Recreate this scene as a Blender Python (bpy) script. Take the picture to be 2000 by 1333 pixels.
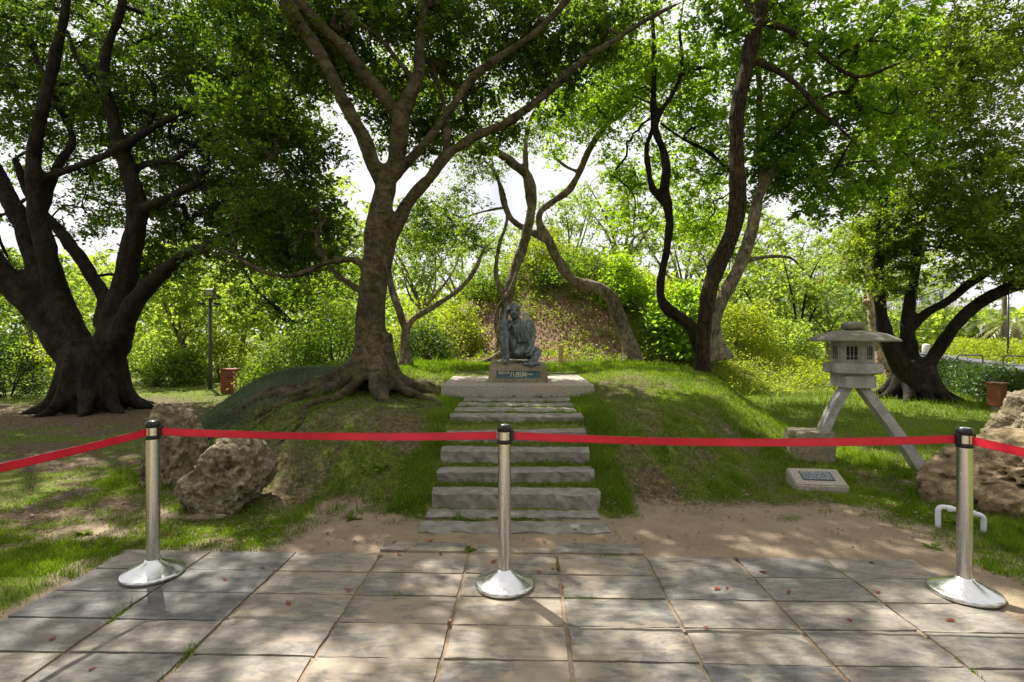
import bpy, bmesh, math, random
import numpy as np
from mathutils import Vector, Matrix

for o in list(bpy.data.objects):
    bpy.data.objects.remove(o, do_unlink=True)
sc = bpy.context.scene
COL = sc.collection
R = math.radians
random.seed(7)
rng = np.random.default_rng(11)

# ------------------------------------------------------------------ camera
F, H, V0 = 1040.0, 1.52, 650.0          # focal length in photo pixels, eye height, horizon row
cam_d = bpy.data.cameras.new('camera')
cam = bpy.data.objects.new('camera', cam_d)
COL.objects.link(cam)
cam.location = (0, 0, H)
cam.rotation_euler = (R(90), 0, 0)
cam_d.sensor_width = 36.0
cam_d.lens = 36.0 * F / 2000.0
cam_d.shift_y = -16.5 / 2000.0
cam_d.clip_start = 0.05
cam_d.clip_end = 2000
sc.camera = cam

# ------------------------------------------------------------------ world and sun
SUN_AZ, SUN_EL = R(-36), R(57)            # azimuth from +Y (behind the mound), to the left
sun_dir = Vector((math.sin(SUN_AZ) * math.cos(SUN_EL), math.cos(SUN_AZ) * math.cos(SUN_EL), math.sin(SUN_EL)))
world = bpy.data.worlds.new('World')
sc.world = world
world.use_nodes = True
wn, wl = world.node_tree.nodes, world.node_tree.links
wn.clear()
w_out = wn.new('ShaderNodeOutputWorld')
w_bg = wn.new('ShaderNodeBackground')
w_bg.inputs['Strength'].default_value = 0.05
w_sky = wn.new('ShaderNodeTexSky')
w_sky.sky_type = 'NISHITA'
w_sky.sun_disc = False
w_sky.sun_elevation = SUN_EL
w_sky.sun_rotation = SUN_AZ
w_sky.air_density = 1.0
w_sky.dust_density = 2.0
w_tc = wn.new('ShaderNodeTexCoord')
w_no = wn.new('ShaderNodeTexNoise')
w_no.inputs['Scale'].default_value = 2.6
w_no.inputs['Detail'].default_value = 6
w_ramp = wn.new('ShaderNodeMapRange')
w_ramp.inputs['From Min'].default_value = 0.20
w_ramp.inputs['From Max'].default_value = 0.40
w_mix = wn.new('ShaderNodeMixRGB')
w_mix.inputs['Color2'].default_value = (9.6, 9.4, 9.6, 1)      # thin bright cloud
wl.new(w_tc.outputs['Generated'], w_no.inputs['Vector'])
wl.new(w_no.outputs['Fac'], w_ramp.inputs['Value'])
wl.new(w_ramp.outputs['Result'], w_mix.inputs['Fac'])
wl.new(w_sky.outputs['Color'], w_mix.inputs['Color1'])
wl.new(w_mix.outputs['Color'], w_bg.inputs['Color'])
wl.new(w_bg.outputs['Background'], w_out.inputs['Surface'])

sun_l = bpy.data.lights.new('sun', 'SUN')
sun_l.energy = 5.0
sun_l.angle = R(0.55)
sun_l.color = (1.0, 0.95, 0.86)
sun = bpy.data.objects.new('sun', sun_l)
COL.objects.link(sun)
sun.rotation_euler = sun_dir.to_track_quat('Z', 'Y').to_euler()
sun.location = (-10, 12, 30)

sc.view_settings.view_transform = 'Standard'
sc.view_settings.look = 'None'
sc.view_settings.exposure = 1.22
sc.view_settings.gamma = 1.0
sc.view_settings.use_curve_mapping = False
sc.cycles.use_denoising = True
sc.cycles.max_bounces = 8
sc.cycles.diffuse_bounces = 4
sc.cycles.glossy_bounces = 3
sc.cycles.transmission_bounces = 5
sc.cycles.caustics_reflective = False
sc.cycles.caustics_refractive = False
sc.cycles.sample_clamp_indirect = 8.0

# ------------------------------------------------------------------ helpers
def P(u, v, Y):
    """world point at distance Y in front of the viewpoint for a photo measurement"""
    return np.array([(u - 1000.0) / F * Y, Y, H - (v - V0) / F * Y])

def _hash(ix, iy, iz, seed):
    h = (ix.astype(np.int64) * 374761393 + iy.astype(np.int64) * 668265263 + iz.astype(np.int64) * 2147483647 + seed * 974711) & 0xffffffff
    h = ((h ^ (h >> 13)) * 1274126177) & 0xffffffff
    h = (h ^ (h >> 16)) & 0xffffffff
    return h / 4294967295.0

def vnoise(p, seed=0):
    p = np.asarray(p, float)
    i = np.floor(p); f = p - i
    f = f * f * (3 - 2 * f)
    ix, iy, iz = i[..., 0].astype(np.int64), i[..., 1].astype(np.int64), i[..., 2].astype(np.int64)
    r = 0
    for dx in (0, 1):
        for dy in (0, 1):
            for dz in (0, 1):
                w = (f[..., 0] if dx else 1 - f[..., 0]) * (f[..., 1] if dy else 1 - f[..., 1]) * (f[..., 2] if dz else 1 - f[..., 2])
                r = r + w * _hash(ix + dx, iy + dy, iz + dz, seed)
    return r

def fbm3(p, octs=4, seed=0, gain=0.5):
    p = np.asarray(p, float); a, s, t = 1.0, 0.0, 0.0
    for k in range(octs):
        s = s + a * vnoise(p * 2 ** k, seed + k * 17); t += a; a *= gain
    return s / t

def fbm2(x, y, scale, octs=4, seed=0):
    x = np.asarray(x, float); y = np.asarray(y, float)
    return fbm3(np.stack([x * scale, y * scale, np.zeros_like(x) + 0.37], -1), octs, seed)

def ss(a, b, x):
    t = np.clip((x - a) / (b - a), 0, 1)
    return t * t * (3 - 2 * t)

def link(o, parent=None):
    COL.objects.link(o)
    if parent is not None:
        o.parent = parent
    return o

def tag(o, label=None, cat=None, group=None, kind=None):
    if label: o['label'] = label
    if cat: o['category'] = cat
    if group: o['group'] = group
    if kind: o['kind'] = kind
    return o

def empty(name, loc, label=None, cat=None, group=None, rz=0.0):
    e = bpy.data.objects.new(name, None)
    e.empty_display_size = 0.1
    e.location = loc
    e.rotation_euler = (0, 0, rz)
    COL.objects.link(e)
    return tag(e, label, cat, group)

def mesh_np(name, verts, faces, smooth=True):
    """verts Nx3, faces MxK array (same K) or list of lists"""
    me = bpy.data.meshes.new(name)
    verts = np.asarray(verts, np.float32)
    if isinstance(faces, np.ndarray):
        m, k = faces.shape
        me.vertices.add(len(verts)); me.vertices.foreach_set('co', verts.ravel())
        me.loops.add(m * k); me.loops.foreach_set('vertex_index', faces.astype(np.int32).ravel())
        me.polygons.add(m)
        me.polygons.foreach_set('loop_start', np.arange(0, m * k, k, dtype=np.int32))
        me.polygons.foreach_set('loop_total', np.full(m, k, np.int32))
        me.update(calc_edges=True)
    else:
        me.from_pydata(verts.tolist(), [], faces)
        me.update()
    me.polygons.foreach_set('use_smooth', np.full(len(me.polygons), smooth))
    return me

def attr(me, name, vals, domain='POINT'):
    a = me.attributes.new(name, 'FLOAT', domain)
    a.data.foreach_set('value', np.asarray(vals, np.float32))

def obj(name, me, mat, parent=None, origin=None):
    if origin is not None:
        n = len(me.vertices); co = np.empty(n * 3, np.float32)
        me.vertices.foreach_get('co', co)
        co = co.reshape(-1, 3) - np.asarray(origin, np.float32)
        me.vertices.foreach_set('co', co.ravel()); me.update()
    o = bpy.data.objects.new(name, me)
    if mat is not None:
        if len(me.materials) == 0: me.materials.append(mat)
    link(o, parent)
    if origin is not None and parent is None:
        o.location = origin
    return o

def bm_obj(name, bm, mat, parent=None, smooth=False):
    me = bpy.data.meshes.new(name)
    bmesh.ops.recalc_face_normals(bm, faces=bm.faces)
    bm.to_mesh(me); bm.free()
    for p in me.polygons: p.use_smooth = smooth
    return obj(name, me, mat, parent)

def bm_box(bm, c, s, rot=None, bevel=0.0):
    r = bmesh.ops.create_cube(bm, size=1.0)
    m = Matrix.Translation(Vector(c)) @ (rot if rot is not None else Matrix.Identity(4)) @ Matrix.Diagonal((s[0], s[1], s[2], 1))
    bmesh.ops.transform(bm, matrix=m, verts=r['verts'])
    if bevel > 0:
        es = list({e for v in r['verts'] for e in v.link_edges})
        bmesh.ops.bevel(bm, geom=es, offset=bevel, segments=2, affect='EDGES', profile=0.6)

def lathe(profile, seg=32):
    """profile [(r,z)...] -> verts, faces"""
    vs, fs = [], []
    n = len(profile)
    for k in range(seg):
        a = 2 * math.pi * k / seg
        for r, z in profile:
            vs.append((r * math.cos(a), r * math.sin(a), z))
    for k in range(seg):
        k2 = (k + 1) % seg
        for i in range(n - 1):
            fs.append((k * n + i, k2 * n + i, k2 * n + i + 1, k * n + i + 1))
    return np.array(vs), [list(f) for f in fs]

def smooth_path(pts, n_per=5):
    """Catmull-Rom through Nx4 (x,y,z,r)"""
    p = np.asarray(pts, float)
    if len(p) < 3:
        t = np.linspace(0, 1, n_per + 1)[:, None]
        return p[0] * (1 - t) + p[-1] * t
    q = np.vstack([2 * p[0] - p[1], p, 2 * p[-1] - p[-2]])
    out = []
    for i in range(1, len(q) - 2):
        for k in range(n_per):
            t = k / n_per
            a, b, c, d = q[i - 1], q[i], q[i + 1], q[i + 2]
            out.append(0.5 * (2 * b + (c - a) * t + (2 * a - 5 * b + 4 * c - d) * t * t + (3 * b - a - 3 * c + d) * t ** 3))
    out.append(p[-1])
    o = np.array(out)
    o[:, 3] = np.maximum(o[:, 3], 0.002)
    return o

class Tubes:
    def __init__(self): self.v, self.q, self.n, self.caps = [], [], 0, []
    def add(self, path, sides=8, cap=False):
        path = np.asarray(path, float)
        c, r = path[:, :3], path[:, 3]
        t = np.gradient(c, axis=0)
        t /= np.linalg.norm(t, axis=1)[:, None] + 1e-9
        ref = np.array([0.31, 0.17, 0.93]) if abs(t[0, 2]) < 0.8 else np.array([0.95, 0.2, 0.1])
        a = np.cross(t, ref); a /= np.linalg.norm(a, axis=1)[:, None] + 1e-9
        b = np.cross(t, a)
        th = np.arange(sides) * 2 * math.pi / sides
        ring = c[:, None, :] + r[:, None, None] * (np.cos(th)[None, :, None] * a[:, None, :] + np.sin(th)[None, :, None] * b[:, None, :])
        m = len(c)
        self.v.append(ring.reshape(-1, 3))
        i = np.arange(m - 1)[:, None] * sides; j = np.arange(sides)[None, :]; j2 = (j + 1) % sides
        f = np.stack([i + j, i + j2, i + sides + j2, i + sides + j], -1).reshape(-1, 4) + self.n
        self.q.append(f)
        if cap:
            self.caps.append([self.n + k for k in range(sides)][::-1])
            self.caps.append([self.n + (m - 1) * sides + k for k in range(sides)])
        self.n += m * sides
    def mesh(self, name):
        v = np.vstack(self.v); q = np.vstack(self.q)
        if self.caps:
            return mesh_np(name, v, q.tolist() + self.caps)
        return mesh_np(name, v, q)

def bake_remesh(me, voxel, smooth_it=2):
    o = bpy.data.objects.new('tmp', me); COL.objects.link(o)
    m = o.modifiers.new('r', 'REMESH'); m.mode = 'VOXEL'; m.voxel_size = voxel; m.use_smooth_shade = True
    if smooth_it:
        s = o.modifiers.new('s', 'SMOOTH'); s.iterations = smooth_it; s.factor = 0.5
    dg = bpy.context.evaluated_depsgraph_get()
    out = bpy.data.meshes.new_from_object(o.evaluated_get(dg))
    bpy.data.objects.remove(o, do_unlink=True)
    out.polygons.foreach_set('use_smooth', np.full(len(out.polygons), True))
    return out

def displace(me, fn):
    n = len(me.vertices)
    co = np.empty(n * 3, np.float32); me.vertices.foreach_get('co', co); co = co.reshape(-1, 3).astype(float)
    no = np.empty(n * 3, np.float32); me.vertices.foreach_get('normal', no); no = no.reshape(-1, 3)
    co = co + no * fn(co)[:, None]
    me.vertices.foreach_set('co', co.astype(np.float32).ravel()); me.update()

# ------------------------------------------------------------------ materials
def new_mat(name):
    m = bpy.data.materials.new(name); m.use_nodes = True
    nt = m.node_tree; nt.nodes.clear()
    out = nt.nodes.new('ShaderNodeOutputMaterial')
    return m, nt, out

def N(nt, kind, **kw):
    n = nt.nodes.new(kind)
    for k, v in kw.items():
        if k in n.inputs.keys(): n.inputs[k].default_value = v
        else: setattr(n, k, v)
    return n

def ramp(nt, stops, fac=None):
    r = nt.nodes.new('ShaderNodeValToRGB')
    el = r.color_ramp.elements
    while len(el) < len(stops): el.new(0.5)
    for e, (p, c) in zip(el, stops):
        e.position = p
        e.color = (c[0], c[1], c[2], 1) if not isinstance(c, (int, float)) else (c, c, c, 1)
    if fac is not None: nt.links.new(fac, r.inputs['Fac'])
    return r

def mixc(nt, fac, a, b, mode='MIX'):
    m = nt.nodes.new('ShaderNodeMixRGB'); m.blend_type = mode
    for i, x in ((0, fac), (1, a), (2, b)):
        if hasattr(x, 'links') or hasattr(x, 'is_linked'): nt.links.new(x, m.inputs[i])
        elif i == 0: m.inputs[0].default_value = x
        else: m.inputs[i].default_value = (x[0], x[1], x[2], 1)
    return m.outputs['Color']

def noise(nt, vec, scale, detail=4, rough=0.55, dist=0.0):
    n = nt.nodes.new('ShaderNodeTexNoise')
    n.inputs['Scale'].default_value = scale; n.inputs['Detail'].default_value = detail
    n.inputs['Roughness'].default_value = rough; n.inputs['Distortion'].default_value = dist
    if vec is not None: nt.links.new(vec, n.inputs['Vector'])
    return n.outputs['Fac']

def mapping(nt, vec, scale=(1, 1, 1), rot=(0, 0, 0)):
    m = nt.nodes.new('ShaderNodeMapping')
    m.inputs['Scale'].default_value = scale; m.inputs['Rotation'].default_value = rot
    nt.links.new(vec, m.inputs['Vector'])
    return m.outputs['Vector']

def principled(nt, out, col, rough=0.8, bump=None, bump_s=0.3, bump_d=0.01, metallic=0.0, spec=0.4):
    b = nt.nodes.new('ShaderNodeBsdfPrincipled')
    for key, x in (('Base Color', col), ('Roughness', rough), ('Metallic', metallic), ('Specular IOR Level', spec)):
        if hasattr(x, 'is_linked'): nt.links.new(x, b.inputs[key])
        elif key == 'Base Color': b.inputs[key].default_value = (x[0], x[1], x[2], 1)
        else: b.inputs[key].default_value = x
    if bump is not None:
        bp = nt.nodes.new('ShaderNodeBump')
        bp.inputs['Strength'].default_value = bump_s; bp.inputs['Distance'].default_value = bump_d
        nt.links.new(bump, bp.inputs['Height']); nt.links.new(bp.outputs['Normal'], b.inputs['Normal'])
    nt.links.new(b.outputs['BSDF'], out.inputs['Surface'])
    return b

def geo_pos(nt):
    return nt.nodes.new('ShaderNodeNewGeometry').outputs['Position']

def obj_co(nt):
    return nt.nodes.new('ShaderNodeTexCoord').outputs['Object']

def leaf_mat(name, c_dark, c_light, t_dark, t_light, gloss=0.06):
    m, nt, out = new_mat(name)
    a = N(nt, 'ShaderNodeAttribute', attribute_name='rnd')
    f = a.outputs['Fac']
    cd = mixc(nt, f, c_dark, c_light)
    ct = mixc(nt, f, t_dark, t_light)
    d = nt.nodes.new('ShaderNodeBsdfDiffuse'); nt.links.new(cd, d.inputs['Color'])
    t = nt.nodes.new('ShaderNodeBsdfTranslucent'); nt.links.new(ct, t.inputs['Color'])
    mx = nt.nodes.new('ShaderNodeMixShader'); mx.inputs[0].default_value = 0.56
    nt.links.new(d.outputs[0], mx.inputs[1]); nt.links.new(t.outputs[0], mx.inputs[2])
    g = nt.nodes.new('ShaderNodeBsdfGlossy'); g.inputs['Roughness'].default_value = 0.42
    g.inputs['Color'].default_value = (0.9, 0.95, 0.9, 1)
    m2 = nt.nodes.new('ShaderNodeMixShader'); m2.inputs[0].default_value = gloss * 0.55
    nt.links.new(mx.outputs[0], m2.inputs[1]); nt.links.new(g.outputs[0], m2.inputs[2])
    nt.links.new(m2.outputs[0], out.inputs['Surface'])
    return m

def bark_mat(name, c1, c2, moss=0.3, stretch=0.25, scale=9.0, bump=0.6, crack=0.6):
    m, nt, out = new_mat(name)
    p = geo_pos(nt)
    v = mapping(nt, p, (1, 1, stretch))
    n1 = noise(nt, v, scale, 7, 0.7, 0.5)
    n2 = noise(nt, p, 1.9, 5, 0.65)
    n3 = noise(nt, p, 42, 4, 0.7)
    n4 = noise(nt, p, 4.5, 6, 0.7, 0.6)
    base = ramp(nt, [(0.36, c1), (0.50, [(a + b) / 2 for a, b in zip(c1, c2)]), (0.62, c2)], n1).outputs['Color']
    big = ramp(nt, [(0.3, (0.55, 0.52, 0.50)), (0.7, (1.3, 1.28, 1.2))], n2).outputs['Color']
    base = mixc(nt, 1.0, base, big, 'MULTIPLY')
    mossf = ramp(nt, [(0.48, 0.0), (0.62, moss)], n4).outputs['Color']
    base = mixc(nt, mossf, base, (0.07, 0.078, 0.022))
    lich = ramp(nt, [(0.60, 0.0), (0.66, 0.55)], n3).outputs['Color']
    lmask = ramp(nt, [(0.5, 0.0), (0.6, 1.0)], n2).outputs['Color']
    base = mixc(nt, mixc(nt, 1.0, lich, lmask, 'MULTIPLY'), base, (c2[0] * 1.9, c2[1] * 1.9, c2[2] * 1.8))
    vo = nt.nodes.new('ShaderNodeTexVoronoi'); vo.feature = 'DISTANCE_TO_EDGE'; vo.inputs['Scale'].default_value = scale * 1.3
    nt.links.new(v, vo.inputs['Vector'])
    cr = ramp(nt, [(0.0, 1.0 - crack), (0.10, 1.0)], vo.outputs['Distance']).outputs['Color']
    base = mixc(nt, 1.0, base, cr, 'MULTIPLY')
    bm_ = mixc(nt, 0.4, mixc(nt, 0.35, n1, n3), cr)
    principled(nt, out, base, 0.92, bm_, bump, 0.06, spec=0.2)
    return m

M = {}
M['leaf_fig'] = leaf_mat('leaf_fig', (0.022, 0.045, 0.006), (0.085, 0.14, 0.016), (0.045, 0.11, 0.004), (0.34, 0.50, 0.016), 0.05)
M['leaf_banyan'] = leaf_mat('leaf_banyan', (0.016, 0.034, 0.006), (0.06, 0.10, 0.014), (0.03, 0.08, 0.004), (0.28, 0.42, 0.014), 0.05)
M['leaf_bright'] = leaf_mat('leaf_bright', (0.09, 0.17, 0.016), (0.18, 0.28, 0.025), (0.30, 0.52, 0.012), (0.54, 0.72, 0.025), 0.03)
M['leaf_broad'] = leaf_mat('leaf_broad', (0.055, 0.11, 0.012), (0.14, 0.22, 0.025), (0.12, 0.28, 0.01), (0.38, 0.56, 0.02), 0.04)
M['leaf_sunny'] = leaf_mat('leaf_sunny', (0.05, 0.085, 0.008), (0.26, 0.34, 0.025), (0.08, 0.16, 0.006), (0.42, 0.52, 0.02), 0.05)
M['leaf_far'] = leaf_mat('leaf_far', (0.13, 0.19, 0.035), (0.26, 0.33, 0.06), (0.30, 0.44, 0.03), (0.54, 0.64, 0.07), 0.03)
M['leaf_pale'] = leaf_mat('leaf_pale', (0.12, 0.17, 0.045), (0.25, 0.31, 0.08), (0.22, 0.36, 0.05), (0.46, 0.58, 0.10), 0.03)  # distance haze put into the leaf colour of the far crowns
M['leaf_bush'] = leaf_mat('leaf_bush', (0.05, 0.095, 0.012), (0.18, 0.26, 0.025), (0.09, 0.19, 0.008), (0.38, 0.50, 0.02), 0.04)
M['leaf_azalea'] = leaf_mat('leaf_azalea', (0.12, 0.17, 0.012), (0.34, 0.38, 0.035), (0.24, 0.36, 0.012), (0.56, 0.60, 0.03), 0.03)
M['leaf_dark'] = leaf_mat('leaf_dark', (0.02, 0.04, 0.008), (0.07, 0.12, 0.018), (0.02, 0.06, 0.005), (0.12, 0.20, 0.012), 0.04)
M['leaf_palm'] = leaf_mat('leaf_palm', (0.12, 0.17, 0.03), (0.36, 0.34, 0.09), (0.12, 0.22, 0.03), (0.36, 0.36, 0.08), 0.08)
M['grass'] = leaf_mat('grass', (0.05, 0.10, 0.006), (0.20, 0.28, 0.022), (0.09, 0.20, 0.005), (0.36, 0.50, 0.02), 0.02)
M['mondo'] = leaf_mat('mondo', (0.06, 0.085, 0.045), (0.30, 0.34, 0.22), (0.04, 0.08, 0.02), (0.16, 0.22, 0.08), 0.05)
M['litter'] = leaf_mat('litter', (0.16, 0.09, 0.055), (0.60, 0.44, 0.34), (0.10, 0.05, 0.02), (0.24, 0.15, 0.08), 0.02)
M['red_leaf'] = leaf_mat('red_leaf', (0.20, 0.03, 0.02), (0.42, 0.12, 0.07), (0.2, 0.02, 0.01), (0.3, 0.06, 0.03), 0.08)
M['bark_fig'] = bark_mat('bark_fig', (0.022, 0.016, 0.009), (0.125, 0.098, 0.062), 0.55, 1.3, 8.0, 0.8, 0.25)
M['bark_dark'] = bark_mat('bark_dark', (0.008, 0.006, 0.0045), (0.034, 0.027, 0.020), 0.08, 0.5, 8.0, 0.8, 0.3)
M['bark_ridged'] = bark_mat('bark_ridged', (0.014, 0.009, 0.005), (0.085, 0.058, 0.034), 0.12, 0.14, 26.0, 1.0, 0.7)
M['bark_grey'] = bark_mat('bark_grey', (0.075, 0.058, 0.040), (0.33, 0.275, 0.205), 0.35, 0.5, 10.0, 0.8, 0.35)
M['bark_pink'] = bark_mat('bark_pink', (0.28, 0.19, 0.14), (0.55, 0.43, 0.34), 0.1, 0.3, 6.0, 0.5)

def mat_stone(name, stops, scale=30, rough=0.85, bump=0.4, speck=None, bd=0.004, moss=None):
    m, nt, out = new_mat(name)
    p = geo_pos(nt)
    n1 = noise(nt, p, scale, 5, 0.65)
    c = ramp(nt, stops, n1).outputs['Color']
    if speck:
        vo = nt.nodes.new('ShaderNodeTexVoronoi'); vo.inputs['Scale'].default_value = speck[0]
        nt.links.new(p, vo.inputs['Vector'])
        bw = nt.nodes.new('ShaderNodeRGBToBW'); nt.links.new(vo.outputs['Color'], bw.inputs[0])
        f = ramp(nt, [(0.45, 0.0), (0.75, speck[2])], bw.outputs[0]).outputs['Color']
        c = mixc(nt, f, c, speck[1])
    if moss:
        n2 = noise(nt, p, 5.0, 4, 0.6)
        f = ramp(nt, [(0.45, 0.0), (0.65, moss[1])], n2).outputs['Color']
        c = mixc(nt, f, c, moss[0])
    principled(nt, out, c, rough, n1, bump, bd, spec=0.3)
    return m

M['pebble_concrete'] = mat_stone('pebble_concrete', [(0.3, (0.16, 0.135, 0.105)), (0.7, (0.36, 0.32, 0.26))], 60, 0.9, 0.5, (220, (0.52, 0.47, 0.38), 0.7))
M['pedestal'] = mat_stone('pedestal', [(0.3, (0.10, 0.08, 0.05)), (0.7, (0.27, 0.22, 0.15))], 25, 0.85, 0.5, (230, (0.40, 0.35, 0.25), 0.45), moss=((0.09, 0.085, 0.04), 0.5))
M['step_stone'] = mat_stone('step_stone', [(0.3, (0.135, 0.12, 0.105)), (0.72, (0.31, 0.285, 0.25))], 12, 0.85, 0.7, None, 0.012, moss=((0.12, 0.115, 0.08), 0.5))
M['granite'] = mat_stone('granite', [(0.3, (0.20, 0.198, 0.18)), (0.7, (0.38, 0.375, 0.345))], 14, 0.85, 0.5, (320, (0.58, 0.57, 0.53), 0.6), moss=((0.13, 0.13, 0.085), 0.5))
M['granite_mossy'] = mat_stone('granite_mossy', [(0.3, (0.085, 0.08, 0.06)), (0.7, (0.20, 0.19, 0.145))], 22, 0.9, 0.5, (300, (0.30, 0.29, 0.22), 0.4), moss=((0.10, 0.105, 0.04), 0.55))
M['footing'] = mat_stone('footing', [(0.3, (0.11, 0.088, 0.055)), (0.7, (0.25, 0.205, 0.135))], 20, 0.9, 0.5, (150, (0.48, 0.42, 0.31), 0.5), moss=((0.12, 0.11, 0.05), 0.45))
M['coral'] = mat_stone('coral', [(0.30, (0.055, 0.042, 0.024)), (0.50, (0.215, 0.175, 0.105)), (0.68, (0.42, 0.36, 0.25))], 13, 0.95, 1.0, (26, (0.09, 0.07, 0.04), 0.5), 0.05, moss=((0.085, 0.085, 0.03), 0.6))
M['coral_brown'] = mat_stone('coral_brown', [(0.30, (0.06, 0.045, 0.024)), (0.50, (0.19, 0.14, 0.075)), (0.68, (0.33, 0.26, 0.16))], 11, 0.95, 1.0, (22, (0.12, 0.085, 0.045), 0.4), 0.05)
M['kerb'] = mat_stone('kerb', [(0.3, (0.5, 0.48, 0.44)), (0.7, (0.7, 0.68, 0.64))], 10, 0.9, 0.4)
M['asphalt'] = mat_stone('asphalt', [(0.3, (0.075, 0.075, 0.085)), (0.7, (0.12, 0.12, 0.135))], 40, 0.9, 0.3)
M['old_wall'] = mat_stone('old_wall', [(0.3, (0.055, 0.05, 0.05)), (0.5, (0.16, 0.145, 0.14)), (0.75, (0.36, 0.33, 0.31))], 1.6, 0.95, 0.8, (3.2, (0.30, 0.27, 0.26), 0.7), 0.1)

def simple(name, c, rough=0.6, metal=0.0, nscale=None, var=0.3, spec=0.4, bump=0.0):
    m, nt, out = new_mat(name)
    if nscale:
        n1 = noise(nt, geo_pos(nt), nscale, 4, 0.6)
        col = ramp(nt, [(0.3, [x * (1 - var) for x in c]), (0.7, [min(1, x * (1 + var)) for x in c])], n1).outputs['Color']
        principled(nt, out, col, rough, n1 if bump else None, bump, 0.005, metal, spec)
    else:
        principled(nt, out, c, rough, None, 0, 0, metal, spec)
    return m

M['black_plastic'] = simple('black_plastic', (0.012, 0.012, 0.014), 0.35)
def mat_belt():
    m, nt, out = new_mat('belt_webbing')
    a = N(nt, 'ShaderNodeAttribute', attribute_name='across').outputs['Fac']
    p = geo_pos(nt)
    rib = noise(nt, mapping(nt, p, (1, 1, 14)), 90, 2, 0.5)
    fade = noise(nt, p, 3.5, 4, 0.6)
    c = ramp(nt, [(0.3, (0.48, 0.004, 0.016)), (0.7, (0.74, 0.014, 0.038))], fade).outputs['Color']
    edge = ramp(nt, [(0.0, 0.72), (0.10, 0.80), (0.16, 1.0), (0.84, 1.0), (0.90, 0.80), (1.0, 0.72)], a).outputs['Color']
    c = mixc(nt, 1.0, c, edge, 'MULTIPLY')
    principled(nt, out, c, 0.5, rib, 0.4, 0.002, 0, 0.5)
    return m
M['belt'] = mat_belt()
M['pvc'] = simple('pvc', (0.62, 0.62, 0.64), 0.45, 0, 20, 0.1)
M['wood_post'] = simple('wood_post', (0.42, 0.30, 0.13), 0.8, 0, 30, 0.25)
M['marker'] = simple('marker', (0.42, 0.42, 0.36), 0.8, 0, 30, 0.15)
M['plate'] = simple('plate', (0.035, 0.085, 0.10), 0.5, 0.3, 60, 0.6)
M['gold'] = simple('gold', (0.62, 0.52, 0.30), 0.55, 0.2)
M['plate_grey'] = simple('plate_grey', (0.10, 0.12, 0.125), 0.4, 0.6, 50, 0.3)
M['plate_mark'] = simple('plate_mark', (0.62, 0.64, 0.66), 0.5, 0.2)
M['white_paint'] = simple('white_paint', (0.75, 0.75, 0.76), 0.6)
M['house_white'] = simple('house_white', (0.70, 0.71, 0.74), 0.7, 0, 2.0, 0.08)
M['house_blue'] = simple('house_blue', (0.22, 0.50, 0.60), 0.6, 0, 2.0, 0.1)
M['glass'] = simple('glass', (0.10, 0.13, 0.17), 0.1)
M['roof_red'] = simple('roof_red', (0.42, 0.09, 0.06), 0.8, 0, 5.0, 0.3)
M['flower_red'] = simple('flower_red', (0.75, 0.10, 0.09), 0.7, 0, 4.0, 0.3)
M['pole_grey'] = simple('pole_grey', (0.09, 0.09, 0.085), 0.5, 0.3)
M['lamp_glass'] = simple('lamp_glass', (0.42, 0.47, 0.42), 0.15, 0.2)
M['brown_paint'] = simple('brown_paint', (0.23, 0.065, 0.03), 0.65, 0, 15, 0.25)
M['orange_paint'] = simple('orange_paint', (0.20, 0.068, 0.025), 0.55, 0, 12, 0.2)
M['dark_fitting_and_shade'] = simple('dark_fitting_and_shade', (0.02, 0.02, 0.018), 0.8)  # near-black for handle and latch, and for shade painted in the lantern windows

def mat_steel():
    m, nt, out = new_mat('brushed_steel')
    p = obj_co(nt)
    v = mapping(nt, p, (1, 1, 0.02))
    n1 = noise(nt, v, 260, 3, 0.6)
    n2 = noise(nt, p, 30, 4, 0.6)
    r = ramp(nt, [(0.3, 0.2), (0.75, 0.30)], n2).outputs['Color']
    c = ramp(nt, [(0.3, (0.60, 0.60, 0.59)), (0.7, (0.68, 0.68, 0.67))], n2).outputs['Color']
    principled(nt, out, c, r, n1, 0.08, 0.001, 1.0, 0.5)
    return m
M['steel'] = mat_steel()

def mat_bronze():
    m, nt, out = new_mat('bronze_patina')
    p = geo_pos(nt)
    n1 = noise(nt, mapping(nt, p, (1, 1, 0.22)), 26, 5, 0.7, 0.6)
    n2 = noise(nt, p, 55, 4, 0.7)
    c = ramp(nt, [(0.34, (0.03, 0.034, 0.035)), (0.50, (0.085, 0.097, 0.099)), (0.66, (0.20, 0.225, 0.225))], n1).outputs['Color']
    c = mixc(nt, 0.15, c, ramp(nt, [(0.35, (0.02, 0.02, 0.02)), (0.7, (0.26, 0.30, 0.30))], n2).outputs['Color'])
    principled(nt, out, c, 0.40, n2, 0.25, 0.004, 0.3, 0.5)
    return m
M['bronze'] = mat_bronze()

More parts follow.
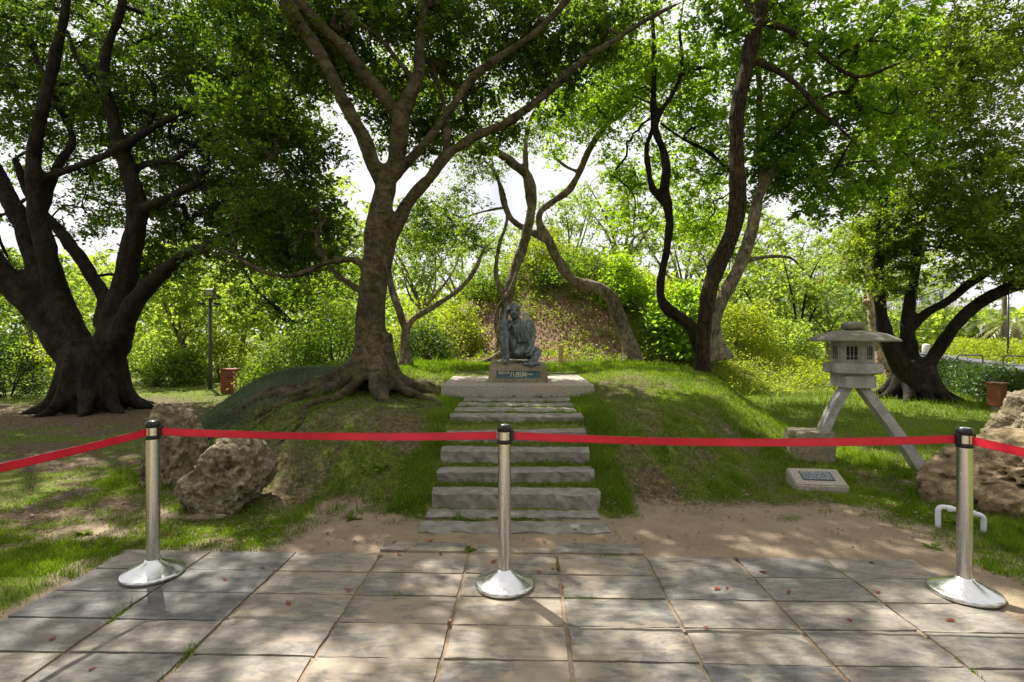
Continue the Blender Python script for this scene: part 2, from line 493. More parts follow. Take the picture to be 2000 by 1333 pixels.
def mat_slab():
    m, nt, out = new_mat('slate_slab')
    p = geo_pos(nt)
    oi = nt.nodes.new('ShaderNodeObjectInfo')
    add = nt.nodes.new('ShaderNodeVectorMath'); add.operation = 'MULTIPLY_ADD'
    comb = nt.nodes.new('ShaderNodeCombineXYZ')
    for i in range(3): nt.links.new(oi.outputs['Random'], comb.inputs[i])
    add.inputs[1].default_value = (37.0, 53.0, 11.0)
    nt.links.new(comb.outputs[0], add.inputs[0]); nt.links.new(p, add.inputs[2])
    q = add.outputs[0]
    streak = noise(nt, mapping(nt, q, (1.6, 5.0, 3), (0, 0, R(28))), 3.2, 7, 0.68, 0.9)
    fine = noise(nt, q, 42, 5, 0.7)
    slate = ramp(nt, [(0.30, (0.066, 0.066, 0.066)), (0.50, (0.170, 0.160, 0.144)), (0.72, (0.31, 0.280, 0.225))], streak).outputs['Color']
    slate = mixc(nt, 0.25, slate, ramp(nt, [(0.3, (0.07, 0.07, 0.07)), (0.7, (0.32, 0.30, 0.27))], fine).outputs['Color'])
    tint = ramp(nt, [(0.0, (0.68, 0.70, 0.74)), (0.5, (1.0, 0.98, 0.95)), (1.0, (1.25, 1.18, 1.06))], oi.outputs['Random']).outputs['Color']
    slate = mixc(nt, 1.0, slate, tint, 'MULTIPLY')
    # wind-blown sand that lies on the middle of the terrace and in hollows of the slate
    sep = nt.nodes.new('ShaderNodeSeparateXYZ'); nt.links.new(p, sep.inputs[0])
    def mth(op, a, b):
        n = nt.nodes.new('ShaderNodeMath'); n.operation = op
        for i, x in enumerate((a, b)):
            if hasattr(x, 'is_linked'): nt.links.new(x, n.inputs[i])
            else: n.inputs[i].default_value = x
        return n.outputs[0]
    ax = mth('ABSOLUTE', mth('ADD', sep.outputs['X'], 0.15), 0)
    mid = nt.nodes.new('ShaderNodeMapRange'); mid.inputs['From Min'].default_value = 0.3; mid.inputs['From Max'].default_value = 2.0
    mid.inputs['To Min'].default_value = 0.16; mid.inputs['To Max'].default_value = -0.09
    nt.links.new(ax, mid.inputs['Value'])
    n_s = noise(nt, mapping(nt, p, (1, 1.6, 1)), 2.1, 6, 0.7, 0.5)
    sf = mth('ADD', mth('ADD', n_s, mid.outputs['Result']), mth('MULTIPLY', mth('SUBTRACT', streak, 0.5), 0.35))
    sandf = ramp(nt, [(0.55, 0.0), (0.72, 0.75)], sf).outputs['Color']
    c = mixc(nt, sandf, slate, (0.32, 0.26, 0.185))
    bmp = mixc(nt, 0.4, streak, fine)
    principled(nt, out, c, 0.78, bmp, 0.55, 0.012, 0, 0.35)
    return m
M['slab'] = mat_slab()

def mat_ground():
    m, nt, out = new_mat('ground')
    p = geo_pos(nt)
    def A(n): return N(nt, 'ShaderNodeAttribute', attribute_name=n).outputs['Fac']
    n1 = noise(nt, p, 3.0, 6, 0.65); n2 = noise(nt, p, 22, 5, 0.7); n3 = noise(nt, p, 90, 3, 0.7)
    soil = ramp(nt, [(0.32, (0.035, 0.026, 0.015)), (0.5, (0.10, 0.072, 0.042)), (0.68, (0.21, 0.155, 0.10))], n2).outputs['Color']
    sand = ramp(nt, [(0.3, (0.19, 0.145, 0.092)), (0.7, (0.32, 0.255, 0.168))], n1).outputs['Color']
    sand = mixc(nt, 0.35, sand, ramp(nt, [(0.35, (0.13, 0.095, 0.06)), (0.7, (0.37, 0.295, 0.20))], n3).outputs['Color'])
    gr = ramp(nt, [(0.3, (0.045, 0.065, 0.008)), (0.7, (0.14, 0.165, 0.022))], n2).outputs['Color']
    lit = ramp(nt, [(0.3, (0.08, 0.042, 0.026)), (0.55, (0.24, 0.15, 0.10)), (0.8, (0.40, 0.28, 0.21))], n2).outputs['Color']
    def edge(a, w=0.35):
        s = nt.nodes.new('ShaderNodeMath'); s.operation = 'ADD'; nt.links.new(a, s.inputs[0])
        s2 = nt.nodes.new('ShaderNodeMath'); s2.operation = 'MULTIPLY_ADD'; nt.links.new(n2, s2.inputs[0]); s2.inputs[1].default_value = 0.9; s2.inputs[2].default_value = -0.45
        nt.links.new(s2.outputs[0], s.inputs[1])
        return ramp(nt, [(0.5 - w / 2, 0.0), (0.5 + w / 2, 1.0)], s.outputs[0]).outputs['Color']
    c = mixc(nt, edge(A('sand')), soil, sand)
    c = mixc(nt, edge(A('litter')), c, lit)
    c = mixc(nt, edge(A('grass')), c, gr)
    bm_ = mixc(nt, 0.4, n2, n3)
    principled(nt, out, c, 0.95, bm_, 0.6, 0.02, 0, 0.2)
    return m
M['ground'] = mat_ground()

# ------------------------------------------------------------------ terrain
PAV_A = math.atan(30 / F)
PF = np.array([math.sin(PAV_A), math.cos(PAV_A)]); PR = np.array([math.cos(PAV_A), -math.sin(PAV_A)])
PAV_R0, PAV_R1, PAV_F1 = -2.80, 2.60, 3.655
def pav_rf(x, y):
    return x * PR[0] + y * PR[1], x * PF[0] + y * PF[1]

def height(x, y):
    x = np.asarray(x, float); y = np.asarray(y, float)
    dx = (x + 0.35) / np.where(x < -0.35, 4.9, 4.9); dy = (y - 9.3) / np.where(y < 9.3, 4.9, 5.3)
    r = (np.abs(dx) ** 2.3 + np.abs(dy) ** 2.3) ** (1 / 2.3)
    r = r + (fbm2(x, y, 0.6, 3, 5) - 0.5) * 0.08
    k = ss(1.0, 0.70, r)
    top = 0.64 + 0.17 * ss(6.6, 9.3, y) + 0.05 * ss(0.8, 2.2, x) * ss(6.2, 8, y) + 0.05 * ss(-1.1, -2.2, x) * ss(6, 7.3, y)
    z = k * top
    # the wooded knoll behind
    hx = (x - 2.2) / np.where(x < 2.2, 9.0, 10.5); hy = (y - 19.6) / np.where(y < 19.6, 7.6, 9.0)
    hr = np.sqrt(hx * hx + hy * hy)
    hr = hr + (fbm2(x, y, 0.35, 3, 9) - 0.5) * 0.12
    z = z + 4.15 * 0.5 * (1 + np.cos(np.pi * np.clip(hr, 0, 1)))
    # small unevenness
    rr, ff = pav_rf(x, y)
    inp = ss(PAV_R0 - 0.10, PAV_R0 + 0.02, rr) * ss(PAV_R1 + 0.10, PAV_R1 - 0.02, rr) * ss(PAV_F1 + 0.08, PAV_F1 - 0.02, ff)
    und = (fbm2(x, y, 0.9, 4, 21) - 0.5) * 0.09 * ss(3.9, 6, np.abs(y) + np.abs(x) * 0.3)
    near = (fbm2(x, y, 5.0, 3, 31) - 0.5) * 0.02
    stair = ss(1.15, 0.80, np.abs(x - 0.02)) * ss(4.0, 4.4, y) * ss(7.6, 7.2, y)
    zs = np.interp(y, [3.9, 4.42, 4.50, 4.80, 5.06, 5.37, 5.60, 6.1, 7.3], [-0.004, 0.0, 0.05, 0.16, 0.285, 0.41, 0.58, 0.60, 0.62])
    z = z + und + near + 0.004
    z = z * (1 - stair) + (zs + near * 0.4) * stair
    return z * (1 - inp) - 0.013 * inp

def grass_cover(x, y):
    x = np.asarray(x, float); y = np.asarray(y, float)
    rr, ff = pav_rf(x, y)
    n = fbm2(x, y, 1.1, 4, 41); n2 = fbm2(x, y, 3.2, 3, 43)
    g = np.ones_like(x) * 0.9
    g = g - 0.75 * ss(0.52, 0.74, n) * ss(12, 8, y)                     # worn patches
    g = g - 0.35 * ss(0.5, 0.7, n2) * ss(11, 8, y)
    sandz = ss(-2.0, -1.2, x) * ss(3.2, 2.4, x) * ss(4.45, 4.12, y + (n2 - 0.5) * 0.7)
    g = g - 1.1 * sandz
    g = g - 0.9 * np.exp(-(((x + 1.25) / 0.55) ** 2 + ((y - 6.5) / 1.0) ** 2)) * 1.2
    g = g - 1.0 * np.exp(-(((x - 1.5) / 0.42) ** 2 + ((y - 7.4) / 0.9) ** 2)) * (0.5 + 1.1 * n2)
    g = g - 0.45 * np.exp(-(((x - 1.3) / 0.3) ** 2 + ((y - 5.1) / 0.3) ** 2)) * (0.3 + n2)
    g = g - 0.5 * np.exp(-(((x + 3.6) / 1.0) ** 2 + ((y - 4.4) / 0.35) ** 2))
    g = g - 1.0 * np.exp(-(((x + 8.2) / 2.2) ** 2 + ((y - 10.3) / 1.6) ** 2))
    g = g + 0.5 * ss(9.3, 10, y) * ss(-3, -2, x) * ss(12.6, 12, y)
    g = g + 0.35 * ss(3.4, 4.2, x)
    g = g - 0.35 * ss(-2.4, -3.4, x) * ss(.40, .60, n2)
    g = g - 0.55 * ss(-.95, -1.4, x) * ss(-3.2, -2.4, x) * ss(4.1, 4.6, y) * ss(6.8, 6.0, y) * ss(.42, .60, fbm2(x, y, 2.0, 4, 49))
    g = g - 0.4 * ss(.95, 1.4, x) * ss(3.4, 2.6, x) * ss(4.1, 4.6, y) * ss(6.8, 6.0, y) * ss(.46, .64, fbm2(x, y, 2.0, 4, 51))
    edge = ss(0.25, 0.05, np.abs(np.abs(x - 0.02) - 0.86)) * ss(4.3, 4.6, y) * ss(7.6, 7.0, y)
    g = g + 0.7 * edge
    g = g + 0.9 * ss(.95, .75, np.abs(x - .02)) * ss(4.15, 4.35, y) * ss(7.4, 7.2, y) * (.4 + n2)
    g = g - .25 * ss(.45, .62, fbm2(x, y, 6.0, 3, 47)) * ss(10, 8, y)
    g = np.maximum(g, .38 * ss(4.5, 5.0, y) * ss(3.6, 3.0, np.abs(x)) * ss(10, 9, y) * (.3 + 1.2 * n2))
    return np.clip(g, 0, 1)

def is_hill(x, y):
    hx = (x - 2.2) / np.where(x < 2.2, 9.0, 10.5); hy = (y - 19.6) / np.where(y < 19.6, 7.6, 9.0)
    return ss(1.02, 0.93, np.sqrt(hx * hx + hy * hy))

def build_ground():
    xs = np.concatenate([-np.geomspace(600, 14, 26)[:-1], np.arange(-14, -6, 0.3), np.arange(-6, 6, 0.075), np.arange(6, 14, 0.3), np.geomspace(14, 600, 26)])
    ys = np.concatenate([-np.geomspace(300, 3, 14)[:-1], np.arange(-3, 3.4, 0.2), np.arange(3.4, 10, 0.075), np.arange(10, 28, 0.25), np.geomspace(28, 900, 26)])
    X, Y = np.meshgrid(xs, ys)
    Z = height(X, Y)
    nx, ny = len(xs), len(ys)
    v = np.stack([X, Y, Z], -1).reshape(-1, 3)
    i = np.arange(ny - 1)[:, None] * nx; j = np.arange(nx - 1)[None, :]
    f = np.stack([i + j, i + j + 1, i + nx + j + 1, i + nx + j], -1).reshape(-1, 4)
    me = mesh_np('ground', v, f)
    x, y = v[:, 0], v[:, 1]
    rr, ff = pav_rf(x, y)
    hill = is_hill(x, y)
    attr(me, 'grass', np.clip(grass_cover(x, y) * (1 - hill * ss(3.8, 2.2, x)), 0, 1) * (1 - ss(PAV_F1 + .1, PAV_F1 - .05, ff) * ss(PAV_R0 - .1, PAV_R0, rr) * ss(PAV_R1 + .1, PAV_R1, rr)))
    attr(me, 'litter', hill * 0.95 * ss(3.8, 2.2, x))
    attr(me, 'sand', ss(5.2, 4.2, y) * ss(-4.5, -2.5, x) + 0.3 * ss(2.5, 3.5, x) * ss(6, 4, y))
    o = obj('ground', me, M['ground'])
    tag(o, kind='structure')
    return o
ground = build_ground()
def gz(x, y): return float(height(np.array([x]), np.array([y]))[0])

# ------------------------------------------------------------------ paved terrace, each slab a piece
pav = empty('pavement', (0, 0, 0)); tag(pav, 'slate paved terrace in front of the mound', kind='structure')
def slab_mesh(k, w, d, t=0.045):
    r = np.random.default_rng(100 + k)
    nx, ny = 9, 6
    xs = np.linspace(-w / 2, w / 2, nx); ys = np.linspace(-d / 2, d / 2, ny)
    X, Y = np.meshgrid(xs, ys)
    jx, jy = r.normal(0, 0.0022, X.shape), r.normal(0, 0.0022, X.shape)
    eb = np.zeros_like(X); eb[0, :] = eb[-1, :] = 1; eb[:, 0] = eb[:, -1] = 1
    Z = r.normal(0, 0.0009, X.shape) + X * r.normal(0, 0.004) + Y * r.normal(0, 0.006) - eb * 0.0035
    v = np.stack([X + jx, Y + jy, Z], -1).reshape(-1, 3)
    f = []
    for a in range(ny - 1):
        for b in range(nx - 1):
            q = a * nx + b; f.append([q, q + 1, q + nx + 1, q + nx])
    ring = [b for b in range(nx)] + [a * nx + nx - 1 for a in range(1, ny)] + [(ny - 1) * nx + b for b in range(nx - 2, -1, -1)] + [a * nx for a in range(ny - 2, 0, -1)]
    base = len(v); low = v[ring].copy(); low[:, 2] = -t
    v = np.vstack([v, low]); n = len(ring)
    for a in range(n):
        b = (a + 1) % n
        f.append([ring[b], ring[a], base + a, base + b])
    me = mesh_np('slab', v, f, smooth=False)
    me.materials.append(M['slab'])
    return me
slab_meshes = [slab_mesh(k, 0.578, 0.284) for k in range(7)]
half_meshes = [slab_mesh(20 + k, 0.585, 0.165) for k in range(3)]
def add_slab(me, rc, fc, z=0.0):
    o = bpy.data.objects.new('slab', me)
    p = rc * PR + fc * PF
    o.location = (p[0] + random.gauss(0, .002), p[1] + random.gauss(0, .002), z + random.gauss(0, .0015))
    o.rotation_euler = (random.gauss(0, .004), random.gauss(0, .003), -PAV_A + random.gauss(0, .004) + (math.pi if random.random() < .5 else 0))
    link(o, pav)
for row in range(0, 10):
    fc = 3.655 - 0.2945 * (row + 0.5)
    for k in range(-4, 5):
        add_slab(slab_meshes[random.randrange(7)], -0.40 + 0.6 * (k + 0.5), fc)
for k in (-1, 0, 1):
    add_slab(half_meshes[k + 1], -0.40 + 0.6 * (k + 0.5) - (0.03 if k == -1 else 0), 3.655 + 0.10, 0.012 if k else 0.003)

# ------------------------------------------------------------------ stone steps
steps = empty('stone_steps', (0, 4.0, 0), 'rough grey stone steps climbing the grassy mound to the platform', 'steps')
def step_mesh(k, w, d, h):
    r = np.random.default_rng(300 + k)
    bm = bmesh.new()
    nx, ny, nz = 24, 3, 5
    bmesh.ops.create_cube(bm, size=1.0)
    bmesh.ops.scale(bm, vec=(w, d, h), verts=bm.verts)
    ex = [e for e in bm.edges if abs(e.verts[0].co.x - e.verts[1].co.x) > w * .5]
    bmesh.ops.subdivide_edges(bm, edges=ex, cuts=nx, use_grid_fill=True)
    ez = [e for e in bm.edges if abs(e.verts[0].co.z - e.verts[1].co.z) > h * .5]
    bmesh.ops.subdivide_edges(bm, edges=ez, cuts=3, use_grid_fill=True)
    ey = [e for e in bm.edges if abs(e.verts[0].co.y - e.verts[1].co.y) > d * .5]
    bmesh.ops.subdivide_edges(bm, edges=ey, cuts=2, use_grid_fill=True)
    co = np.array([v.co for v in bm.verts])
    n1 = fbm3(co * 7 + k * 9.1, 4, k); n2 = fbm3(co * 22 + k * 3.3, 3, k + 5)
    fr = (co[:, 1] < -d * .4)
    off = (n1 - .5) * 0.085 + (n2 - .5) * 0.045
    for i, v in enumerate(bm.verts):
        if fr[i]:
            v.co.y += off[i] * (1.0 if v.co.z < h * .45 else 0.9)
        if v.co.z > h * .45: v.co.z += (n2[i] - .5) * 0.022 - (0.010 + .02 * max(0, n1[i] - .55) if fr[i] else 0)
        if abs(v.co.x) > w * .45: v.co.x += (n1[i] - .5) * 0.06
    bmesh.ops.recalc_face_normals(bm, faces=bm.faces)
    me = bpy.data.meshes.new('step'); bm.to_mesh(me); bm.free()
    for p in me.polygons: p.use_smooth = False
    return me
# (front edge distance, top height, photo left, right, depth, height)
STEP = [(4.02, 0.024, 815, 1193, 0.20, 0.10), (4.33, 0.030, 831, 1172, 0.18, 0.10),
        (4.49, 0.165, 843, 1172, 0.17, 0.26), (4.81, 0.268, 853, 1160, 0.16, 0.24), (5.06, 0.400, 861, 1153, 0.17, 0.24),
        (5.37, 0.518, 871, 1146, 0.18, 0.24), (5.62, 0.640, 877, 1140, 0.20, 0.24),
        (6.10, 0.628, 886, 1127, 0.26, 0.12), (6.50, 0.632, 895, 1122, 0.27, 0.12), (6.90, 0.640, 903, 1115, 0.30, 0.12)]
for k, (Y, zt, u0, u1, d, h) in enumerate(STEP):
    x0, x1 = (u0 - 1000) / F * Y, (u1 - 1000) / F * Y
    o = obj('step', step_mesh(k, x1 - x0, d, h), M['step_stone'], steps)
    o.location = ((x0 + x1) / 2, Y + d / 2 - 4.0, zt - h / 2)
    o.rotation_euler = (random.gauss(0, .01), random.gauss(0, .006), random.gauss(0, .008))

# ------------------------------------------------------------------ platform, pedestal
bm = bmesh.new()
bm_box(bm, (0.08, 8.48, 0.70), (2.10, 2.38, 0.20), bevel=0.012)
plat = bm_obj('platform', bm, M['pebble_concrete'])
tag(plat, 'low square pebble concrete platform under the statue pedestal', 'platform')

PX, PY = 0.088, 7.66
ped = empty('pedestal', (PX, PY + 0.4, 0.8), 'tapered mossy stone pedestal with a blue inscribed plate', 'pedestal')
def pedestal_mesh():
    w0, w1 = 0.872, 0.82; zt0, zt1 = 0.242, 0.30; d = 0.78; y0 = -0.40
    bm = bmesh.new()
    ox, oz0, oz1 = 0.315, 0.060, 0.165         # recess for the plate
    def V(x, y, z): return bm.verts.new((x, y, z))
    tp = 0.05
    def fy(z): return y0 + tp * z / zt0
    def fw(z): return (w0 + (w1 - w0) * z / zt0) / 2
    rows = [0.0, oz0, oz1, zt0]
    grid = []
    for z in rows:
        grid.append([V(-fw(z), fy(z), z), V(-ox, fy(z), z), V(ox, fy(z), z), V(fw(z), fy(z), z)])
    for a in range(3):
        for b in range(3):
            if a == 1 and b == 1: continue
            bm.faces.new([grid[a][b], grid[a][b + 1], grid[a + 1][b + 1], grid[a + 1][b]])
    dd = 0.022
    ins = [V(-ox, fy(oz0) + dd, oz0), V(ox, fy(oz0) + dd, oz0), V(ox, fy(oz1) + dd, oz1), V(-ox, fy(oz1) + dd, oz1)]
    outr = [grid[1][1], grid[1][2], grid[2][2], grid[2][1]]
    for a in range(4):
        b = (a + 1) % 4
        bm.faces.new([outr[a], outr[b], ins[b], ins[a]])
    bm.faces.new(ins)
    # the sloping shoulder and the top
    s0 = [V(-w1 / 2 + .012, y0 + tp + .05, zt0 + .006), V(w1 / 2 - .012, y0 + tp + .05, zt0 + .006)]
    bk_t = [V(-0.40, y0 + d, zt1), V(0.40, y0 + d, zt1)]
    bk_b = [V(-w0 / 2, y0 + d + .04, 0), V(w0 / 2, y0 + d + .04, 0)]
    bm.faces.new([grid[3][0], grid[3][1], grid[3][2], grid[3][3], s0[1], s0[0]])
    bm.faces.new([s0[0], s0[1], bk_t[1], bk_t[0]])
    bm.faces.new([bk_t[0], bk_t[1], bk_b[1], bk_b[0]])
    bm.faces.new([grid[0][0], grid[1][0], grid[2][0], grid[3][0], s0[0], bk_t[0], bk_b[0]])
    bm.faces.new([grid[0][3], bk_b[1], bk_t[1], s0[1], grid[3][3], grid[2][3], grid[1][3]])
    return bm
bm_obj('stone_block', pedestal_mesh(), M['pedestal'], ped)
bm = bmesh.new()
tilt = math.atan(0.05 / 0.242)
rotp = Matrix.Rotation(-tilt, 4, 'X')
bm_box(bm, (0, -0.40 + 0.05 * .1125 / .242 + 0.019, 0.1125), (0.628, 0.010, 0.103), rotp)
plate = bm_obj('inscribed_plate', bm, M['plate'], ped)
def text_mesh(s, size, loc, parent, mat, name='lettering', ext=0.002):
    c = bpy.data.curves.new(name, 'FONT'); c.body = s; c.size = size; c.extrude = ext; c.align_x = 'CENTER'; c.align_y = 'CENTER'
    t = bpy.data.objects.new(name, c); COL.objects.link(t)
    dg = bpy.context.evaluated_depsgraph_get()
    me = bpy.data.meshes.new_from_object(t.evaluated_get(dg))
    bpy.data.objects.remove(t, do_unlink=True)
    me.materials.clear(); me.materials.append(mat)
    o = bpy.data.objects.new(name, me); link(o, parent)
    o.rotation_euler = (R(90) - tilt, 0, 0); o.location = loc
    return o
yt = -0.40 + 0.05 * .1125 / .242 + 0.012
text_mesh('\u516b\u7530\u8207\u4e00', 0.084, (0.045, yt, 0.110), plate, M['gold'])
text_mesh('\u5609\u5357\u5927\u5733', 0.042, (-0.205, yt + .002, 0.136), plate, M['gold'])

# ------------------------------------------------------------------ seated bronze figure
def statue():
    T = Tubes()
    k = 1.0385e-3
    def S(cx, cy, y): return np.array([(cx - 444) * k, y, 2.058 - cy * k])
    def cap(pts, sides=14):
        """tapered rounded limb through (point, radius)"""
        a = [np.append(p, r) for p, r in pts]
        a = smooth_path(a, 5)
        d0 = a[0, :3] - a[1, :3]; d0 /= np.linalg.norm(d0) + 1e-9
        d1 = a[-1, :3] - a[-2, :3]; d1 /= np.linalg.norm(d1) + 1e-9
        pre = [np.append(a[0, :3] + d0 * a[0, 3] * math.sin(t), a[0, 3] * math.cos(t)) for t in (1.45, 1.1, 0.7, 0.35)]
        post = [np.append(a[-1, :3] + d1 * a[-1, 3] * math.sin(t), a[-1, 3] * math.cos(t)) for t in (0.35, 0.7, 1.1, 1.45)]
        T.add(np.vstack([pre, a, post]), sides, cap=True)
    def ell(c, r, rot=None):
        bm = bmesh.new(); bmesh.ops.create_uvsphere(bm, u_segments=18, v_segments=12, radius=1.0)
        m = Matrix.Translation(Vector(c)) @ (rot or Matrix.Identity(4)) @ Matrix.Diagonal((r[0], r[1], r[2], 1))
        bmesh.ops.transform(bm, matrix=m, verts=bm.verts)
        v = np.array([x.co for x in bm.verts]); f = [[x.index + T.n for x in fc.verts] for fc in bm.faces]
        bm.free()
        T.v.append(v); T.caps += f; T.n += len(v)
    # torso: hips, waist, chest with the shoulders slumped forward
    th = np.arange(24) * 2 * math.pi / 24
    rings = [(590, 905, .12, .150, .125), (590, 880, .12, .185, .150), (590, 820, .12, .198, .165), (590, 745, .105, .182, .150), (590, 690, .095, .172, .138), (590, 668, .088, .176, .140), (590, 650, .080, .197, .158),
             (588, 600, .072, .199, .156), (580, 510, .050, .194, .146), (570, 440, .030, .190, .130), (560, 395, .015, .170, .110), (552, 362, .0, .120, .090), (545, 340, -.005, .05, .05)]
    n0 = T.n
    for (cx, cy, yy, rx, ry) in rings:
        c = S(cx, cy, yy); T.v.append(np.stack([c[0] + rx * np.cos(th), c[1] + ry * np.sin(th), np.full(24, c[2])], -1))
    for a in range(len(rings) - 1):
        T.caps += [[n0 + a * 24 + b, n0 + a * 24 + (b + 1) % 24, n0 + a * 24 + 24 + (b + 1) % 24, n0 + a * 24 + 24 + b] for b in range(24)]
    T.caps += [[n0 + b for b in range(24)][::-1], [n0 + (len(rings) - 1) * 24 + b for b in range(24)]]
    T.n += 24 * len(rings)
    ell(S(690, 400, 0.03), (0.070, 0.080, 0.075))       # left shoulder
    ell(S(412, 405, 0.00), (0.070, 0.080, 0.070))       # right shoulder
    ell(S(590, 640, 0.045), (0.178, 0.112, 0.048))      # shirt bloused over the belt
    cap([(S(535, 370, 0.01), 0.078), (S(505, 320, -0.03), 0.066), (S(485, 290, -0.06), 0.060)])     # neck
    cap([(S(430, 372, -0.05), 0.022), (S(480, 368, -0.085), 0.020), (S(530, 345, -0.07), 0.022), (S(575, 345, -0.02), 0.022)])  # collar
    cap([(S(440, 385, -0.085), 0.020), (S(478, 470, -0.105), 0.019), (S(500, 580, -0.075), 0.020)])   # open placket
    # head
    hd = S(476, 210, -0.09)
    tl = Matrix.Rotation(R(8), 4, 'X') @ Matrix.Rotation(R(-3), 4, 'Y')
    ell(hd + np.array([0, 0.018, 0.028]), (0.086, 0.106, 0.096), tl)
    ell(hd + np.array([0.002, -0.020, -0.040]), (0.071, 0.080, 0.082), tl)
    ell(hd + np.array([0.003, -0.062, -0.094]), (0.030, 0.028, 0.022))      # chin
    cap([(hd + np.array([-0.052, -0.064, 0.022]), 0.015), (hd + np.array([0, -0.088, 0.026]), 0.016), (hd + np.array([0.054, -0.064, 0.022]), 0.015)])
    cap([(hd + np.array([0, -0.088, 0.012]), 0.011), (hd + np.array([0, -0.114, -0.020]), 0.015), (hd + np.array([0, -0.104, -0.030]), 0.019)])
    for s in (-1, 1):
        ell(hd + np.array([s * 0.030, -0.074, 0.000]), (0.014, 0.010, 0.008))
        ell(hd + np.array([s * 0.038, -0.066, -0.026]), (0.024, 0.018, 0.018))
        ell(hd + np.array([s * 0.074, 0.010, -0.012]), (0.012, 0.022, 0.034))
    cap([(hd + np.array([-0.024, -0.080, -0.058]), 0.007), (hd + np.array([0, -0.088, -0.056]), 0.009), (hd + np.array([0.024, -0.080, -0.058]), 0.007)])
    cap([(hd + np.array([-0.018, -0.078, -0.072]), 0.007), (hd + np.array([0, -0.085, -0.073]), 0.009), (hd + np.array([0.018, -0.078, -0.072]), 0.007)])
    r = np.random.default_rng(4)
    for _ in range(46):                                                        # cropped hair in short locks
        a = r.uniform(0, 2 * math.pi); e = r.uniform(0.25, 1.45)
        d = np.array([math.cos(a) * math.cos(e) * 0.076, math.sin(a) * math.cos(e) * 0.096 + 0.02, math.sin(e) * 0.086 + 0.03])
        if d[1] < -0.045 and d[2] < 0.085: continue
        ell(hd + d, (0.015, 0.017, 0.013))
    # his right arm: elbow on the raised knee, hand against the temple
    el = S(325, 470, -0.15)
    cap([(S(405, 395, -0.01), 0.068), (S(365, 440, -0.08), 0.060), (el, 0.052)])
    wr = S(352, 245, -0.105)
    cap([(el + np.array([0, 0, -0.004]), 0.052), (S(325, 390, -0.15), 0.050), (S(342, 310, -0.125), 0.037), (wr, 0.030)])
    cap([(S(310, 425, -0.15), 0.054), (S(326, 388, -0.148), 0.055)])           # rolled sleeve
    pm = S(363, 205, -0.095)
    cap([(wr, 0.030), (pm, 0.034), (S(372, 180, -0.085), 0.032)])
    for i, (dx, dy, dz, L) in enumerate([(-0.012, -0.034, 0.020, .9), (-0.004, -0.018, 0.032, 1.0), (0.000, 0.0, 0.036, 1.0), (0.0, 0.018, 0.030, .85)]):
        b = pm + np.array([dx, dy, dz * 0.6])
        cap([(b, 0.011), (b + np.array([0.012, -0.002, 0.036 * L]), 0.0105), (b + np.array([0.045, 0.004, 0.050 * L]), 0.009)], 8)
    cap([(pm + np.array([0.0, -0.034, -0.012]), 0.012), (pm + np.array([0.022, -0.042, 0.010]), 0.0115), (pm + np.array([0.034, -0.036, 0.036]), 0.009)], 8)
    # his right leg: knee up, foot flat
    kn = S(332, 535, -0.13)
    cap([(S(520, 800, 0.10), 0.100), (S(440, 690, 0.00), 0.092), (kn + np.array([0.005, 0.02, -0.01]), 0.074)])
    cap([(kn, 0.072), (S(332, 640, -0.13), 0.072), (S(345, 760, -0.15), 0.062), (S(360, 860, -0.16), 0.050)])
    ell(kn + np.array([0, -0.02, 0.015]), (0.066, 0.055, 0.055))
    cap([(S(362, 880, -0.13), 0.050), (S(352, 908, -0.20), 0.046), (S(345, 925, -0.27), 0.034)])       # shoe
    cap([(S(364, 850, -0.155), 0.056), (S(362, 872, -0.155), 0.058)])           # trouser cuff
    # trouser lap between the thighs
    ell(S(560, 810, 0.03), (0.15, 0.11, 0.085))
    # his left leg: folded flat, knee out to the side
    kl = S(800, 800, -0.06)
    cap([(S(640, 810, 0.10), 0.100), (S(720, 790, 0.00), 0.092), (kl + np.array([0, 0.02, 0.01]), 0.070)])
    cap([(kl, 0.068), (S(775, 870, -0.15), 0.062), (S(730, 920, -0.22), 0.050), (S(705, 945, -0.26), 0.046)])
    cap([(S(800, 955, -0.25), 0.036), (S(740, 958, -0.29), 0.044), (S(690, 960, -0.30), 0.042)])   # shoe, sole to the front
    ell(S(632, 958, -0.27), (0.036, 0.050, 0.038))
    cap([(S(760, 760, -0.03), 0.030), (S(700, 830, -0.12), 0.024), (S(650, 850, -0.13), 0.02)])      # cloth fold
    # his left arm hangs to the lap
    e2 = S(742, 590, 0.06)
    cap([(S(695, 395, 0.03), 0.072), (S(725, 480, 0.05), 0.066), (e2, 0.056)])
    w2 = S(705, 722, -0.06)
    cap([(e2, 0.056), (S(728, 650, 0.01), 0.050), (w2, 0.034)])
    cap([(S(722, 690, -0.03), 0.043), (S(712, 712, -0.05), 0.042)])             # cuff
    p2 = S(672, 770, -0.12)
    cap([(w2, 0.032), (S(688, 748, -0.10), 0.036), (p2, 0.036)])
    for i, (dx, L) in enumerate([(-0.034, 0.85), (-0.014, 1.0), (0.006, 1.0), (0.026, 0.85)]):
        b = p2 + np.array([dx, -0.012, -0.006 + 0.004 * i])
        cap([(b, 0.0115), (b + np.array([-0.012, -0.022, -0.026 * L]), 0.0105), (b + np.array([-0.010, -0.012, -0.056 * L]), 0.009)], 8)
    cap([(p2 + np.array([-0.032, 0.0, 0.018]), 0.012), (p2 + np.array([-0.054, -0.012, 0.0]), 0.011), (p2 + np.array([-0.058, -0.014, -0.024]), 0.009)], 8)
    me = T.mesh('fig')
    me = bake_remesh(me, 0.0085, 1)
